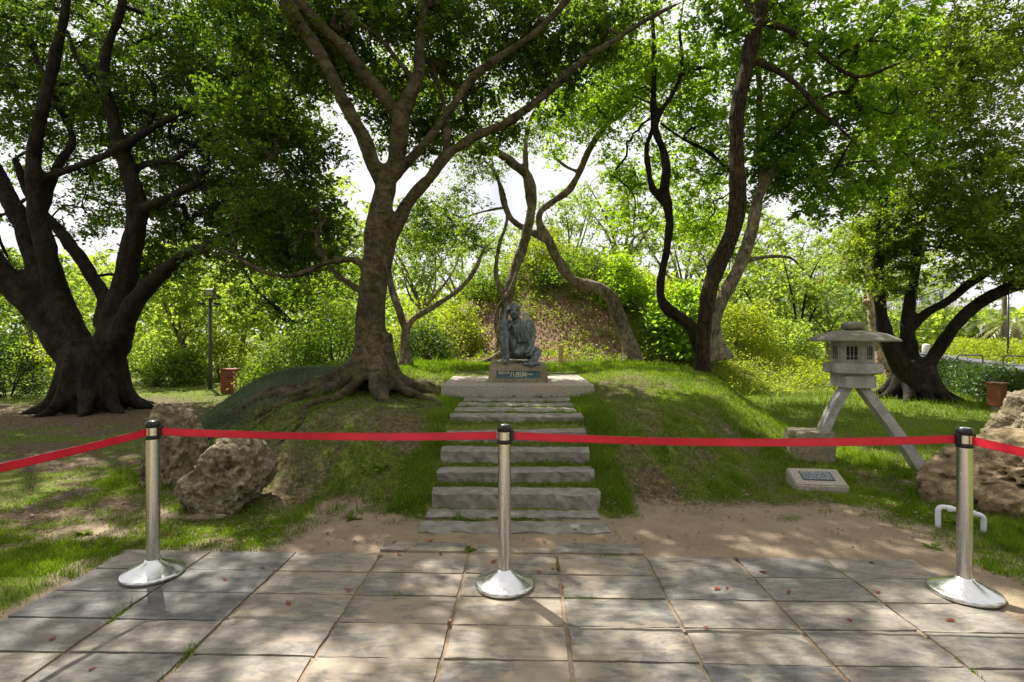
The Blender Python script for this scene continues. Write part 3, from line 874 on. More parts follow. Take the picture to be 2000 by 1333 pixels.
    def fold(co):
        q = co.copy(); q[:, 2] *= 0.45
        f = fbm3(q * 24, 3, 77) - 0.5
        body = 1 - np.clip(1 - np.linalg.norm((co - hd) / np.array([0.12, 0.13, 0.15]), axis=1), 0, 1) * 1.6
        sh = np.exp(-(((co - S(580, 520, 0.0)) / np.array([.2, .2, .2])) ** 2).sum(1))
        vf = np.sin(co[:, 0] * 90 + 9 * fbm3(co * 5, 2, 9) + co[:, 2] * 10)
        return vf * 0.007 * sh + f * 0.017 * np.clip(body, 0.1, 1) + (fbm3(co * 70, 2, 5) - 0.5) * 0.005
    displace(me, fold)
    o = obj('seated_statue', me, M['bronze'])
    o.location = (0, 8.0, 0.0)
    tag(o, 'grey-blue bronze statue of a man sitting with one knee raised and hand to temple', 'statue')
    return o
statue()

# small upright marker and low wooden post behind the statue
mk = P(1026, 665, 12.3)
bm = bmesh.new(); zg = gz(mk[0], 12.3); bm_box(bm, (mk[0], 12.3, zg + 0.55), (0.16, 0.10, 1.25), bevel=0.01)
tag(bm_obj('stone_marker', bm, M['marker']), 'pale stone marker rising behind the statue head', 'marker')
wp = (P(1095, 713, 11.3)[0], 11.3); zg = gz(*wp)
post = empty('wooden_post', (wp[0], wp[1], zg), 'short yellowish wooden post on the lawn right of the statue', 'post')
bm = bmesh.new(); bm_box(bm, (0, 0, 0.22), (0.105, 0.09, 0.48), bevel=0.008); bm_obj('shaft', bm, M['wood_post'], post)
bm = bmesh.new(); bm_box(bm, (0, 0, 0.012), (0.17, 0.15, 0.03), bevel=0.006); bm_obj('footing', bm, M['pebble_concrete'], post)

# ------------------------------------------------------------------ barrier posts and belts
def stanchion(loc, label, rz=0.0, side=1):
    t = empty('barrier_post', loc, label, 'barrier post', 'steel posts holding the red belt', rz)
    v, f = lathe([(0.0, 0.0), (0.172, 0.0), (0.177, 0.004), (0.178, 0.020), (0.173, 0.027), (0.167, 0.029), (0.05, 0.085), (0.044, 0.10), (0.0, 0.10)], 48)
    obj('base', mesh_np('base', v, f), M['steel'], t)
    v, f = lathe([(0.0385, 0.09), (0.0385, 0.80), (0.0385, 0.965 - 0.03)], 32)
    obj('tube', mesh_np('tube', v, f), M['steel'], t)
    v, f = lathe([(0.0386, 0.852), (0.0425, 0.853), (0.0425, 0.876), (0.0386, 0.878)], 32)
    obj('collar', mesh_np('collar', v, f), M['black_plastic'], t)
    v, f = lathe([(0.0386, 0.925), (0.0430, 0.926), (0.0430, 0.948), (0.038, 0.962), (0.030, 0.968), (0.027, 0.9655), (0.0, 0.9655)], 32)
    cp = obj('cap', mesh_np('cap', v, f), M['black_plastic'], t)
    v, f = lathe([(0.0268, 0.9660), (0.0262, 0.9685), (0.0, 0.9690)], 28)
    obj('cap_disc', mesh_np('cap_disc', v, f), M['steel'], cp)
    for s in ((1,) if side == 1 else (-1, 1)):
        bm = bmesh.new(); bm_box(bm, (s * 0.048, 0, 0.902), (0.018, 0.034, 0.062), bevel=0.003)
        bm_obj('belt_clip', bm, M['black_plastic'], t)
    return t
SP = {'l': (-2.255, 3.345), 'c': (-0.045, 3.205), 'r': (2.635, 3.10), 'll': (-2.78, 1.15), 'rr': (2.85, 1.10)}
stanchion((*SP['l'], 0), 'steel barrier post beside the porous rocks, leftmost of the three', 0.05)
stanchion((*SP['c'], 0), 'steel barrier post in front of the stone steps, middle of the three', 0.0)
stanchion((*SP['r'], 0), 'steel barrier post by the white pipe and brown rock, rightmost of the three', 0.1, 2)
def belt(a, b, label, sag, za=0.900, zb=0.900, twist=0.0, trim=(0.045, 0.05)):
    a = np.array(a); b = np.array(b); d = b - a; L = np.linalg.norm(d); d /= L
    a = a + d * trim[0]; b = b - d * trim[1]
    n = 40; t = np.linspace(0, 1, n)
    nrm = np.array([-d[1], d[0]])
    hw = 0.0235; th = 0.0008
    cx = a[None, :] + (b - a)[None, :] * t[:, None]
    cz = za + (zb - za) * t - sag * 4 * t * (1 - t)
    v = []
    for i in range(n):
        ang = twist * math.sin(math.pi * t[i]) + 0.22 * math.sin(7 * t[i] + L) * math.sin(math.pi * t[i])
        up = np.array([nrm[0] * math.sin(ang), nrm[1] * math.sin(ang), math.cos(ang)])
        nn = np.array([nrm[0] * math.cos(ang), nrm[1] * math.cos(ang), -math.sin(ang)])
        c = np.array([cx[i, 0], cx[i, 1], cz[i]])
        for su, sn in ((-1, -1), (1, -1), (1, 1), (-1, 1)):
            v.append(c + up * hw * su + nn * th * sn)
    f = []
    for i in range(n - 1):
        for k in range(4):
            k2 = (k + 1) % 4; f.append([i * 4 + k, i * 4 + k2, i * 4 + 4 + k2, i * 4 + 4 + k])
    f += [[0, 1, 2, 3], [(n - 1) * 4 + k for k in (3, 2, 1, 0)]]
    me = mesh_np('belt', v, f, smooth=False); attr(me, 'across', np.tile([0, 1, 1, 0], n))
    o = obj('barrier_belt', me, M['belt'])
    tag(o, label, 'belt', 'red belts of the barrier')
belt(SP['l'], SP['c'], 'red barrier belt stretched between the left and middle posts', 0.018)
belt(SP['c'], SP['r'], 'red barrier belt stretched between the middle and right posts', 0.030)
belt(SP['l'], SP['ll'], 'red barrier belt sloping off the left edge over the grass', 0.03, twist=0.5)
belt(SP['r'], SP['rr'], 'short red barrier belt end leaving at the right edge before the brown rock', 0.01)

# ------------------------------------------------------------------ coral rocks
def rock(name, label, loc, size, seed, planes, mat, pits=26, pit_r=(0.05, 0.13), sub=6, rough=1.0):
    bm = bmesh.new(); bmesh.ops.create_icosphere(bm, subdivisions=sub, radius=1.0)
    co = np.array([v.co for v in bm.verts]); faces = np.array([[v.index for v in f.verts] for f in bm.faces]); bm.free()
    r = np.random.default_rng(seed)
    d = co / np.linalg.norm(co, axis=1)[:, None]
    rad = np.full(len(d), 1.15)
    for n, dist in planes:
        n = np.array(n, float); n /= np.linalg.norm(n)
        c = d @ n
        lim = np.where(c > 1e-3, dist / np.maximum(c, 1e-3), 9)
        kk = 14.0
        rad = -np.log(np.exp(-kk * rad) + np.exp(-kk * lim)) / kk
    p = d * rad[:, None]
    n1 = fbm3(p * 1.9 + seed, 4, seed); n2 = fbm3(p * 5.5 + seed, 4, seed + 3); n3 = fbm3(p * 15 + seed, 3, seed + 5)
    n4 = fbm3(p * 3.1 + seed * 2, 4, seed + 9)
    rad = rad + (n1 - 0.5) * 0.46 * rough + (0.22 - 2.0 * np.abs(n2 - 0.5)) * 0.16 * rough - 0.15 * rough * ss(.56, .68, n4) + (n3 - 0.5) * 0.11
    for kp in range(pits * 3):
        q = r.normal(size=3); q[2] = abs(q[2]) * 0.7; q[1] = -abs(q[1]) if r.random() < .75 else q[1]
        q /= np.linalg.norm(q)
        s = r.uniform(*pit_r) if kp < pits else r.uniform(.018, .05); ang = np.linalg.norm((d - q) * np.array([1, 1, 1.25]), axis=1) * (0.75 + 0.5 * n2)
        rad -= s * 1.15 * ss(s * 1.1, s * 0.45, ang)
    p = d * rad[:, None] * np.array(size)
    o = obj(name, mesh_np(name, p, faces), mat)
    o.location = loc
    tag(o, label, 'rock', 'weathered coral rocks')
    return o
c = P(432, 940, 4.55)
rock('coral_rock', 'wedge-shaped pitted tan rock in front of the left group, leaning left', (c[0] + .02, 4.62, 0.30), (0.36, 0.30, 0.36), 3,
     [((-1, -.1, .85), .62), ((.25, -.1, 1), .80), ((1, -.1, .25), .92), ((.2, -1, .25), .78), ((0, 0, -1), .95), ((.9, 0, -.7), .80), ((-1, 0, -.2), 1.05)], M['coral'], 34)
rock('coral_rock', 'tall mossy rock behind the left barrier post, behind the wedge rock', (P(318, 880, 5.25)[0], 5.40, 0.27), (0.27, 0.25, 0.51), 8,
     [((-1, -.2, .3), .85), ((.1, -.2, 1), .88), ((1, -.2, .2), .88), ((0, -1, .1), .85), ((.7, 0, .8), .85), ((0, 0, -1), .95)], M['coral'], 24, (0.06, 0.14))
rock('coral_rock', 'large brown pitted rock at the right edge behind the barrier post', (4.64, 4.66, 0.22), (0.88, 0.50, 0.48), 15,
     [((-.75, -.2, 1), .50), ((.1, -1, .5), .80), ((-1, -.3, .1), .95), ((0, 0, -1), .95), ((0, 0, 1), .95)], M['coral_brown'], 30, (0.05, 0.12), rough=0.65)
rock('coral_rock', 'upright grey pitted rock top at the right edge above the brown rock', (5.20, 5.10, 0.50), (0.50, 0.40, 0.52), 19,
     [((-1, -.2, .5), .72), ((.1, -1, .3), .85), ((0, 0, 1), .85), ((0, 0, -1), .95)], M['coral'], 26, (0.06, 0.14))
rock('flat_stone', 'small flat stone in the grass at the foot of the wedge rock', (P(390, 1016, 4.3)[0], 4.34, 0.012), (0.17, 0.07, 0.03), 23, [((0, 0, 1), .8)], M['coral'], 0)

# white pipe handle by the brown rock
Tb = Tubes()
pp = [P(1832, 1030, 4.02), P(1832, 1004, 4.02), P(1834, 994, 4.02), P(1844, 991, 4.02), P(1880, 999, 4.0), P(1908, 1005, 3.98), P(1918, 1009, 3.97), P(1921, 1018, 3.97), P(1921, 1040, 3.97)]
Tb.add(smooth_path([np.append(q, 0.019) for q in pp], 4), 12, cap=True)
pipe = empty('water_pipe', (pp[0][0], 4.02, 0), 'white plastic pipe loop before the brown rock, behind the right post', 'pipe')
me = Tb.mesh('pipe'); o = obj('tube', me, M['pvc']); o.parent = pipe; o.matrix_parent_inverse = Matrix.Translation(-Vector(pipe.location))
for (u, v) in ((1856, 994), (1900, 1003)):
    q = P(u, v, 3.99); T2_ = Tubes(); T2_.add(np.array([[q[0] - .015, q[1], q[2] + .003, .024], [q[0] + .015, q[1], q[2] - .003, .024]]), 12, cap=True)
    o = obj('coupling', T2_.mesh('c'), M['pvc']); o.parent = pipe; o.matrix_parent_inverse = Matrix.Translation(-Vector(pipe.location))

# plaque stone on the lawn
ps = P(1601, 955, 5.15)
plq = empty('plaque_stone', (ps[0], 5.2, 0.0), 'small sloped pebble stone with a dark metal plate on the lawn', 'plaque', rz=R(-7))
bm = bmesh.new()
w, d, hf, hb = 0.48, 0.26, 0.065, 0.165
pts = [(-w/2, -d/2, -.03), (w/2, -d/2, -.03), (w/2, d/2, -.03), (-w/2, d/2, -.03), (-w/2, -d/2, hf), (w/2, -d/2, hf), (w/2, d/2, hb), (-w/2, d/2, hb)]
vs = [bm.verts.new(q) for q in pts]
for f in ((3, 2, 1, 0), (4, 5, 6, 7), (0, 1, 5, 4), (1, 2, 6, 5), (2, 3, 7, 6), (3, 0, 4, 7)): bm.faces.new([vs[i] for i in f])
bmesh.ops.bevel(bm, geom=list(bm.edges), offset=0.012, segments=2, affect='EDGES')
bm_obj('stone', bm, M['pebble_concrete'], plq)
sl = math.atan((hb - hf) / d)
rs = Matrix.Rotation(sl, 4, 'X')
bm = bmesh.new(); bm_box(bm, (0.0, 0.0, (hf + hb) / 2 + 0.003), (0.29, 0.135, 0.010), rs)
pl2 = bm_obj('metal_plate', bm, M['plate_grey'], plq)
bm = bmesh.new()
rr_ = random.Random(5)
for row in range(5):
    for cx_ in range(11):
        for s in range(3):
            lx = -0.125 + cx_ * 0.024 + rr_.uniform(-.006, .006); ly = 0.05 - row * 0.024 + rr_.uniform(-.007, .007)
            off = rs @ Vector((lx, ly, 0.0065))
            hor = rr_.random() < .5
            bm_box(bm, (off.x, off.y, off.z + (hf + hb) / 2 + .003), (0.014 if hor else 0.0025, 0.0025 if hor else 0.014, 0.002), rs)
o = bm_obj('engraved_marks', bm, M['plate_mark'], pl2); o['kind'] = 'stuff'

# ------------------------------------------------------------------ two-legged stone lantern
LX, LY = (1665 - 1000) / F * 6.2, 6.2
lan = empty('stone_lantern', (LX, LY, 0), 'stone garden lantern with two arched legs and wide roof', 'lantern', rz=R(-4))
def px2z(v): return H - (v - V0) / F * LY
s_ = LY / F
def hexprism(prof, seg=6, rot=0.0, smooth=False):
    vs, fs = [], []
    n = len(prof)
    for k in range(seg):
        a = 2 * math.pi * k / seg + rot
        for r, z in prof: vs.append((r * math.cos(a), r * math.sin(a), z))
    for k in range(seg):
        k2 = (k + 1) % seg
        for i in range(n - 1): fs.append([k * n + i, k2 * n + i, k2 * n + i + 1, k * n + i + 1])
    fs.append([k * n for k in range(seg)][::-1]); fs.append([k * n + n - 1 for k in range(seg)])
    return mesh_np('m', np.array(vs), fs, smooth)
zr = px2z(667)
# roof: round, thin drooping brim
me = hexprism([(0.470, zr), (0.476, zr + .012), (0.455, zr + .030), (0.34, zr + .085), (0.20, zr + .118), (0.10, zr + .126)], 40, 0, True)
roof = obj('roof', me, M['granite_mossy'], lan)
bm = bmesh.new(); bmesh.ops.create_icosphere(bm, subdivisions=4, radius=1.0)
for v in bm.verts:
    q = v.co.copy(); v.co = Vector((math.copysign(abs(q.x) ** .8, q.x) * .115, math.copysign(abs(q.y) ** .8, q.y) * .105, math.copysign(abs(q.z) ** .75, q.z) * .056 + zr + .176))
bm_obj('finial_stone', bm, M['granite_mossy'], roof, True)
zb = px2z(709)
RB = 0.212
me = hexprism([(RB, zb), (RB, zr + .004)], 6, R(30), False)
fire = obj('light_box', me, M['granite'], lan)
for k in range(6):           # framed lattice windows
    a = R(60 * k)
    ap = RB * math.cos(R(30))
    rotm = Matrix.Rotation(a + R(90), 4, 'Z')
    def loc(x, y, z): return rotm @ Vector((x, -(ap) + y, z)) if False else Vector((math.cos(a) * (ap - y) - math.sin(a) * x, math.sin(a) * (ap - y) + math.cos(a) * x, z))
    zc = (zb + zr) / 2 - 0.005
    fw, fh = 0.120, 0.165
    bm = bmesh.new()
    rz = Matrix.Rotation(a + R(90), 4, 'Z')
    for sx in (-1, 1): bm_box(bm, loc(sx * fw / 2, -.004, zc), (0.014, 0.016, fh + .014), rz)
    for sz in (-1, 1): bm_box(bm, loc(0, -.004, zc + sz * fh / 2), (fw - .014, 0.015, 0.014), rz)
    win = bm_obj('window_frame', bm, M['granite'], fire)
    bm = bmesh.new(); bm_box(bm, loc(0, -.0015, zc), (fw - .012, 0.006, fh - .012), rz); bm_obj('painted_opening_shade', bm, M['dark_fitting_and_shade'], fire)  # near-black panel stands for the shade inside; the light box is solid
    bm = bmesh.new()
    for sx in (-.018, .018): bm_box(bm, loc(sx, -.006, zc), (0.007, 0.008, fh - .014), rz)
    bm_box(bm, loc(0, -.006, zc - fh * .22), (fw - .014, 0.0075, 0.007), rz)
    bm_obj('lattice', bm, M['granite'], fire)
z0, z1 = px2z(731), px2z(709)
me = hexprism([(0.205, z0 - .012), (0.225, z0), (0.298, z0 + .022), (0.303, z0 + .035), (0.300, z1 - .018), (0.285, z1 + .003)], 6, R(30), False)
obj('hexagonal_tray', me, M['granite'], lan)
bm = bmesh.new(); bm_box(bm, (0, 0, (px2z(756) + z0 - .012) / 2), (0.335, 0.33, z0 - .012 - px2z(756)), Matrix.Rotation(R(4), 4, 'Z'), bevel=0.006)
bm_obj('neck_block', bm, M['granite'], lan)
zn = px2z(756)
def leg(pts, w, d):
    pts = smooth_path([np.array([*p, 1.0]) for p in pts], 6)[:, :3]
    t = np.gradient(pts, axis=0); t /= np.linalg.norm(t, axis=1)[:, None]
    vs, fs = [], []
    dv = np.array([0.0, 1.0, 0.0])
    n = len(pts)
    for i in range(n):
        s = np.cross(t[i], dv); s /= np.linalg.norm(s)
        k = 1.0 + 0.12 * i / n
        for a, b in ((-1, -1), (1, -1), (1, 1), (-1, 1)): vs.append(pts[i] + s * a * w / 2 * k + dv * b * d / 2)
    for i in range(n - 1):
        for k in range(4):
            k2 = (k + 1) % 4; fs.append([i * 4 + k, i * 4 + k2, i * 4 + 4 + k2, i * 4 + 4 + k])
    fs += [[0, 1, 2, 3][::-1], [(n - 1) * 4 + k for k in range(4)]]
    return mesh_np('leg', np.array(vs), fs, False)
def rel(u, v, Y):
    q = P(u, v, Y); q = Vector((q[0] - LX, q[1] - LY, q[2])); q.rotate(Matrix.Rotation(R(4), 3, 'Z')); return np.array(q)
obj('arched_leg', leg([rel(1657, 748, 6.2), rel(1640, 775, 6.22), rel(1622, 808, 6.24), rel(1606, 846, 6.26)], 0.088, 0.125), M['granite'], lan)
obj('arched_leg', leg([rel(1676, 748, 6.2), rel(1712, 795, 6.1), rel(1760, 860, 5.98), rel(1803, 926, 5.86)], 0.098, 0.125), M['granite'], lan)
bm = bmesh.new(); q = P(1584, 880, 6.32)
bm_box(bm, (q[0], 6.36, 0.155), (0.46, 0.36, 0.42), bevel=0.06)
foot = bm_obj('footing_stone', bm, M['footing']); displace(foot.data, lambda co: (fbm3(co * 8, 3, 3) - .5) * .03)
tag(foot, 'squat mossy stone block carrying the short leg of the lantern', 'stone')

# ------------------------------------------------------------------ leaves, twigs, trees
LEAF_TOTAL = [0]
def leaf_arrays(pos, L, W, r, up=0.5, droop=0.0, jitter=0.42, dirs=None):
    n = len(pos)
    nor = r.normal(size=(n, 3)); nor[:, 2] = np.abs(nor[:, 2]) + up
    nor /= np.linalg.norm(nor, axis=1)[:, None]
    d = r.normal(size=(n, 3)); d[:, 2] -= droop
    if dirs is not None: d = d * 0.75 + dirs * 1.1
    d -= nor * (d * nor).sum(1)[:, None]
    d /= np.linalg.norm(d, axis=1)[:, None] + 1e-9
    s = np.cross(nor, d)
    l = (L * (1 + jitter * r.uniform(-1, 1, n)))[:, None]; w = (W * (1 + jitter * r.uniform(-1, 1, n)))[:, None]
    v = np.empty((n, 4, 3))
    v[:, 0] = pos
    v[:, 1] = pos + d * l * 0.45 + s * w * 0.5 + nor * w * 0.12
    v[:, 2] = pos + d * l - nor * l * 0.06
    v[:, 3] = pos + d * l * 0.45 - s * w * 0.5 + nor * w * 0.12
    return v.reshape(-1, 3)

def leaves_mesh(name, pos, L, W, r, up=0.5, droop=0.0, rnd=None, dirs=None):
    v = leaf_arrays(pos, L, W, r, up, droop, dirs=dirs)
    n = len(pos); LEAF_TOTAL[0] += n
    me = mesh_np(name, v, np.arange(n * 4).reshape(-1, 4), smooth=False)
    if rnd is None: rnd = r.beta(1.6, 2.2, n)
    attr(me, 'rnd', np.repeat(np.clip(rnd, 0, 1), 4))
    return me

def in_ellipsoid(n, c, rad, r):
    d = r.normal(size=(n, 3)); d /= np.linalg.norm(d, axis=1)[:, None]
    return np.asarray(c) + d * (r.uniform(0, 1, n) ** (1 / 2.4))[:, None] * np.asarray(rad)

def limb(Y, pts):
    """pts (u, v, half width in photo px); Y one distance or a list running along the limb"""
    m = len(pts)
    Ys = np.interp(np.linspace(0, 1, m), np.linspace(0, 1, len(Y)), Y) if hasattr(Y, '__len__') else np.full(m, Y)
    a = smooth_path([np.append(P(u, v, y), hw * 0.80 * y / F) for (u, v, hw), y in zip(pts, Ys)], 6)
    n1 = fbm3(a[:, :3] * 1.7, 3, 3) - .5; n2 = fbm3(a[:, :3] * 3.1, 3, 8) - .5; n3 = fbm3(a[:, :3] * 2.2, 3, 13) - .5
    a[:, 0] += n1 * a[:, 3] * 0.6; a[:, 2] += n3 * a[:, 3] * 0.5
    a[:, 3] *= 1 + n2 * 0.36
    return a

def pxcrown(r, spec, dY=0.0):
    out = []
    for (u, v, Y, ru, rv, rd, n) in spec:
        Y = Y + dY
        out.append(in_ellipsoid(int(n * 1.6), P(u, v, Y), (ru * Y / F, rd, rv * Y / F), r))
    return np.vstack(out)

def make_tree(name, label, limbs, clumps, base, bark, leaf, per, crad, L, W, seed, group=None, voxel=0.03, up=0.5, droop=0.2,
              twig_r=0.005, ribs=0.0, flat=0.6, extra=None, rough=0.012, rlo=0.0):
    r = np.random.default_rng(seed)
    root = empty(name, base, label, 'tree', group)
    inv = Matrix.Translation(-Vector(base))
    def child(nm, me, mat, kind=None):
        o = obj(nm, me, mat); o.parent = root; o.matrix_parent_inverse = inv
        if kind: o['kind'] = kind
        return o
    T = Tubes()
    for l in limbs: T.add(l, 12, cap=True)
    me = T.mesh('trunk')
    if voxel:
        me = bake_remesh(me, voxel, 2)
        displace(me, lambda co: (fbm3(co * np.array([5, 5, 2.2]), 4, seed) - 0.5) * ribs + (fbm3(co * np.array([16, 16, 9]), 3, seed + 2) - 0.5) * rough)
    child('trunk', me, bark)
    # twigs: each leaf clump joins the nearest wood already there
    nodes = [np.array(l[:, :3]) for l in limbs]; rads = [l[:, 3] for l in limbs]
    NP_ = np.vstack(nodes); NR = np.concatenate(rads)
    thin = NR < (0.16 if len(limbs) > 3 else 1)
    if thin.sum() > 10: NP_, NR = NP_[thin], NR[thin]
    par = [-1] * len(NP_); cnt = [0] * len(NP_); nod = list(NP_); rad0 = list(NR)
    if len(clumps):
        dist = np.array([np.min(((NP_ - c) ** 2).sum(1)) for c in clumps])
        order = np.argsort(dist)
        arr = np.empty((len(nod) + len(clumps) * 4, 3)); arr[:len(nod)] = NP_; m = len(nod)
        paths = []; ends = []
        for ci in order:
            c = clumps[ci]
            d2 = ((arr[:m] - c) ** 2).sum(1)
            j = int(np.argmin(d2))
            a = arr[j]; D = math.sqrt(d2[j])
            k1 = a + (c - a) * 0.35 + r.normal(0, 0.09 * D, 3) + np.array([0, 0, 0.06 * D])
            k2 = a + (c - a) * 0.7 + r.normal(0, 0.09 * D, 3) + np.array([0, 0, 0.04 * D])
            idx = [j]
            for q in (k1, k2, c):
                arr[m] = q; par.append(idx[-1]); cnt.append(0); rad0.append(0.0); idx.append(m); m += 1
            paths.append(idx)
            q = m - 1
            while q >= 0:
                cnt[q] += 1; q = par[q]
        TT = Tubes()
        for idx in paths:
            rr = []
            for t, q in enumerate(idx):
                x = twig_r * cnt[q] ** 0.5 if par[q] >= 0 else min(rad0[q] * .6, twig_r * (cnt[idx[1]] ** 0.5) * 1.15)
                rr.append(max(x, twig_r * 0.6))
            rr[0] = min(rr[0], rr[1] * 1.4)
            pth = smooth_path(np.column_stack([arr[idx], rr]), 2)
            TT.add(pth, 4)
        if extra is not None:
            for e in extra: TT.add(e, 4)
        child('twigs', TT.mesh('twigs'), bark, 'stuff')
        n = len(clumps)
        # each clump is a handful of sprays: leaves set along short drooping branchlets
        k = np.maximum(2, (per / 13.0 * r.uniform(0.4, 1.6, n)).astype(int))
        ci = np.repeat(np.arange(n), k); ns = len(ci)
        cr = (crad * r.uniform(0.7, 1.35, n))[ci]
        sd = r.normal(size=(ns, 3)); sd[:, 2] = sd[:, 2] * 0.55 + 0.1; sd /= np.linalg.norm(sd, axis=1)[:, None]
        sl = cr * r.uniform(0.55, 1.15, ns)
        sb = clumps[ci] + r.normal(size=(ns, 3)) * (cr * 0.28)[:, None] * np.array([1, 1, flat])
        m = np.maximum(4, (13 * r.uniform(0.5, 1.5, ns)).astype(int))
        si = np.repeat(np.arange(ns), m); nl = len(si)
        t = r.uniform(0.08, 1.0, nl)
        pos = sb[si] + sd[si] * (sl[si] * t)[:, None] + r.normal(0, 0.022, (nl, 3))
        pos[:, 2] -= 0.22 * sl[si] * t * t
        tone = np.clip(r.beta(1.7, 2.2, nl) * 0.6 + r.normal(0.12, 0.13, n)[ci][si] + r.normal(0.06, 0.10, ns)[si] + rlo, 0, 1)
        child('crown', leaves_mesh('crown', pos, L, W, r, up, droop, tone, sd[si]), leaf, 'stuff')
    return root

# --- T1: the big dark banyan on the left
r1 = np.random.default_rng(21)
Y1 = 10.5
L1 = [limb(Y1, [(185, 812, 72), (182, 775, 60), (180, 720, 55), (178, 665, 58)]),
      limb([Y1, 10.2], [(150, 700, 44), (110, 650, 38), (60, 595, 30), (15, 548, 27), (-40, 480, 24), (-90, 380, 18), (-150, 250, 12)]),
      limb([Y1, 11], [(150, 690, 38), (115, 630, 34), (88, 560, 29), (68, 500, 26), (45, 440, 22), (10, 370, 18), (-30, 280, 14), (-60, 160, 10)]),
      limb([Y1, 10], [(160, 700, 34), (132, 620, 28), (100, 530, 24), (78, 440, 21), (66, 350, 18), (70, 270, 16), (88, 190, 14), (112, 90, 12), (135, -20, 10), (150, -150, 7)]),
      limb([Y1, 11.5], [(200, 640, 20), (205, 590, 18), (175, 532, 16), (140, 482, 15), (105, 440, 13), (60, 385, 11), (30, 310, 8)]),
      limb([Y1, 10.2], [(205, 700, 42), (222, 640, 34), (240, 570, 28), (252, 500, 25), (264, 440, 24), (268, 395, 22), (250, 330, 19), (230, 262, 16), (212, 200, 14), (200, 145, 12), (214, 80, 11), (238, 10, 10), (260, -120, 7)]),
      limb([Y1, 9.2], [(215, 690, 36), (240, 645, 28), (262, 595, 22), (305, 545, 18), (350, 506, 15), (410, 478, 13), (465, 445, 11), (525, 418, 9), (590, 398, 6)]),
      limb([10.3, 9.6], [(266, 410, 13), (300, 400, 12), (345, 378, 11), (392, 352, 9), (403, 310, 8), (420, 275, 7), (480, 258, 5), (560, 240, 3)]),
      limb([10.4, 9.8], [(70, 352, 8), (140, 330, 9), (210, 302, 10), (270, 268, 10), (330, 232, 9), (400, 203, 8), (490, 175, 5), (560, 160, 3)]),
      limb([10.5, 10], [(250, 345, 10), (285, 320, 9), (340, 312, 8), (385, 275, 6), (395, 230, 5)]),
      limb([10.5, 11], [(215, 210, 9), (180, 160, 8), (150, 110, 7), (130, 60, 6)]),
      limb([10.5, 10], [(240, 300, 9), (290, 240, 8), (300, 170, 6), (260, 120, 5)]),
      limb([10.5, 11.2], [(80, 420, 12), (110, 330, 11), (140, 270, 9), (100, 180, 8), (60, 90, 7), (30, 0, 5)])]
for a, rr0 in ((0.2, .5), (1.0, .35), (2.0, .4), (2.9, .5), (3.8, .45), (4.5, .5), (5.2, .42), (5.8, .45)):    # buttress roots
    b = P(183, 800, Y1); b0 = b.copy(); b0[2] = 0.9
    e = np.array([b[0] + math.cos(a) * 1.12, Y1 + math.sin(a) * 1.12, -.03]); mid = np.array([b[0] + math.cos(a) * .62, Y1 + math.sin(a) * .62, 0.22])
    L1.append(smooth_path([np.append(b0 + np.array([math.cos(a) * .36, math.sin(a) * .36, 0.25]), .17), np.append(mid, .14), np.append(e, .05)], 6))
C1 = pxcrown(r1, [(40, 90, 10.8, 170, 150, 1.8, 60), (120, 230, 10.6, 230, 240, 2.2, 140), (400, 150, 10, 230, 190, 2.0, 190), (460, 380, 10, 160, 110, 1.5, 80), (40, 560, 11.3, 90, 90, 1.2, 22),
                  (560, 470, 9.6, 90, 70, 1.0, 26), (250, -200, 10.4, 430, 230, 3.0, 80), (330, 430, 11, 110, 120, 1.2, 28), (310, 510, 10.5, 60, 40, .8, 8)], 1.5)
hang = []
for _ in range(70):
    u = r1.uniform(300, 420); v0 = r1.uniform(230, 380); y = r1.uniform(9.5, 11); a = P(u, v0, y); ln = r1.uniform(.4, 1.6)
    hang.append(np.array([[a[0], a[1], a[2], .005], [a[0] + r1.normal(0, .02), a[1], a[2] - ln * .5, .004], [a[0] + r1.normal(0, .04), a[1], a[2] - ln, .003]]))
C1 = np.vstack([C1, in_ellipsoid(45, (-6.8, 8.4, 9.6), (2.6, 2.0, 1.2), r1)])  # unseen clumps above the view, added to shade the left lawn
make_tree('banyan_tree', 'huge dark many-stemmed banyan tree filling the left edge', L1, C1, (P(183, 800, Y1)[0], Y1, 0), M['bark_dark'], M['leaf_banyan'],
          165, 0.42, 0.088, 0.047, 31, 'shade trees around the mound', 0.055, 0.4, 0.3, 0.006, 0.07, extra=hang)

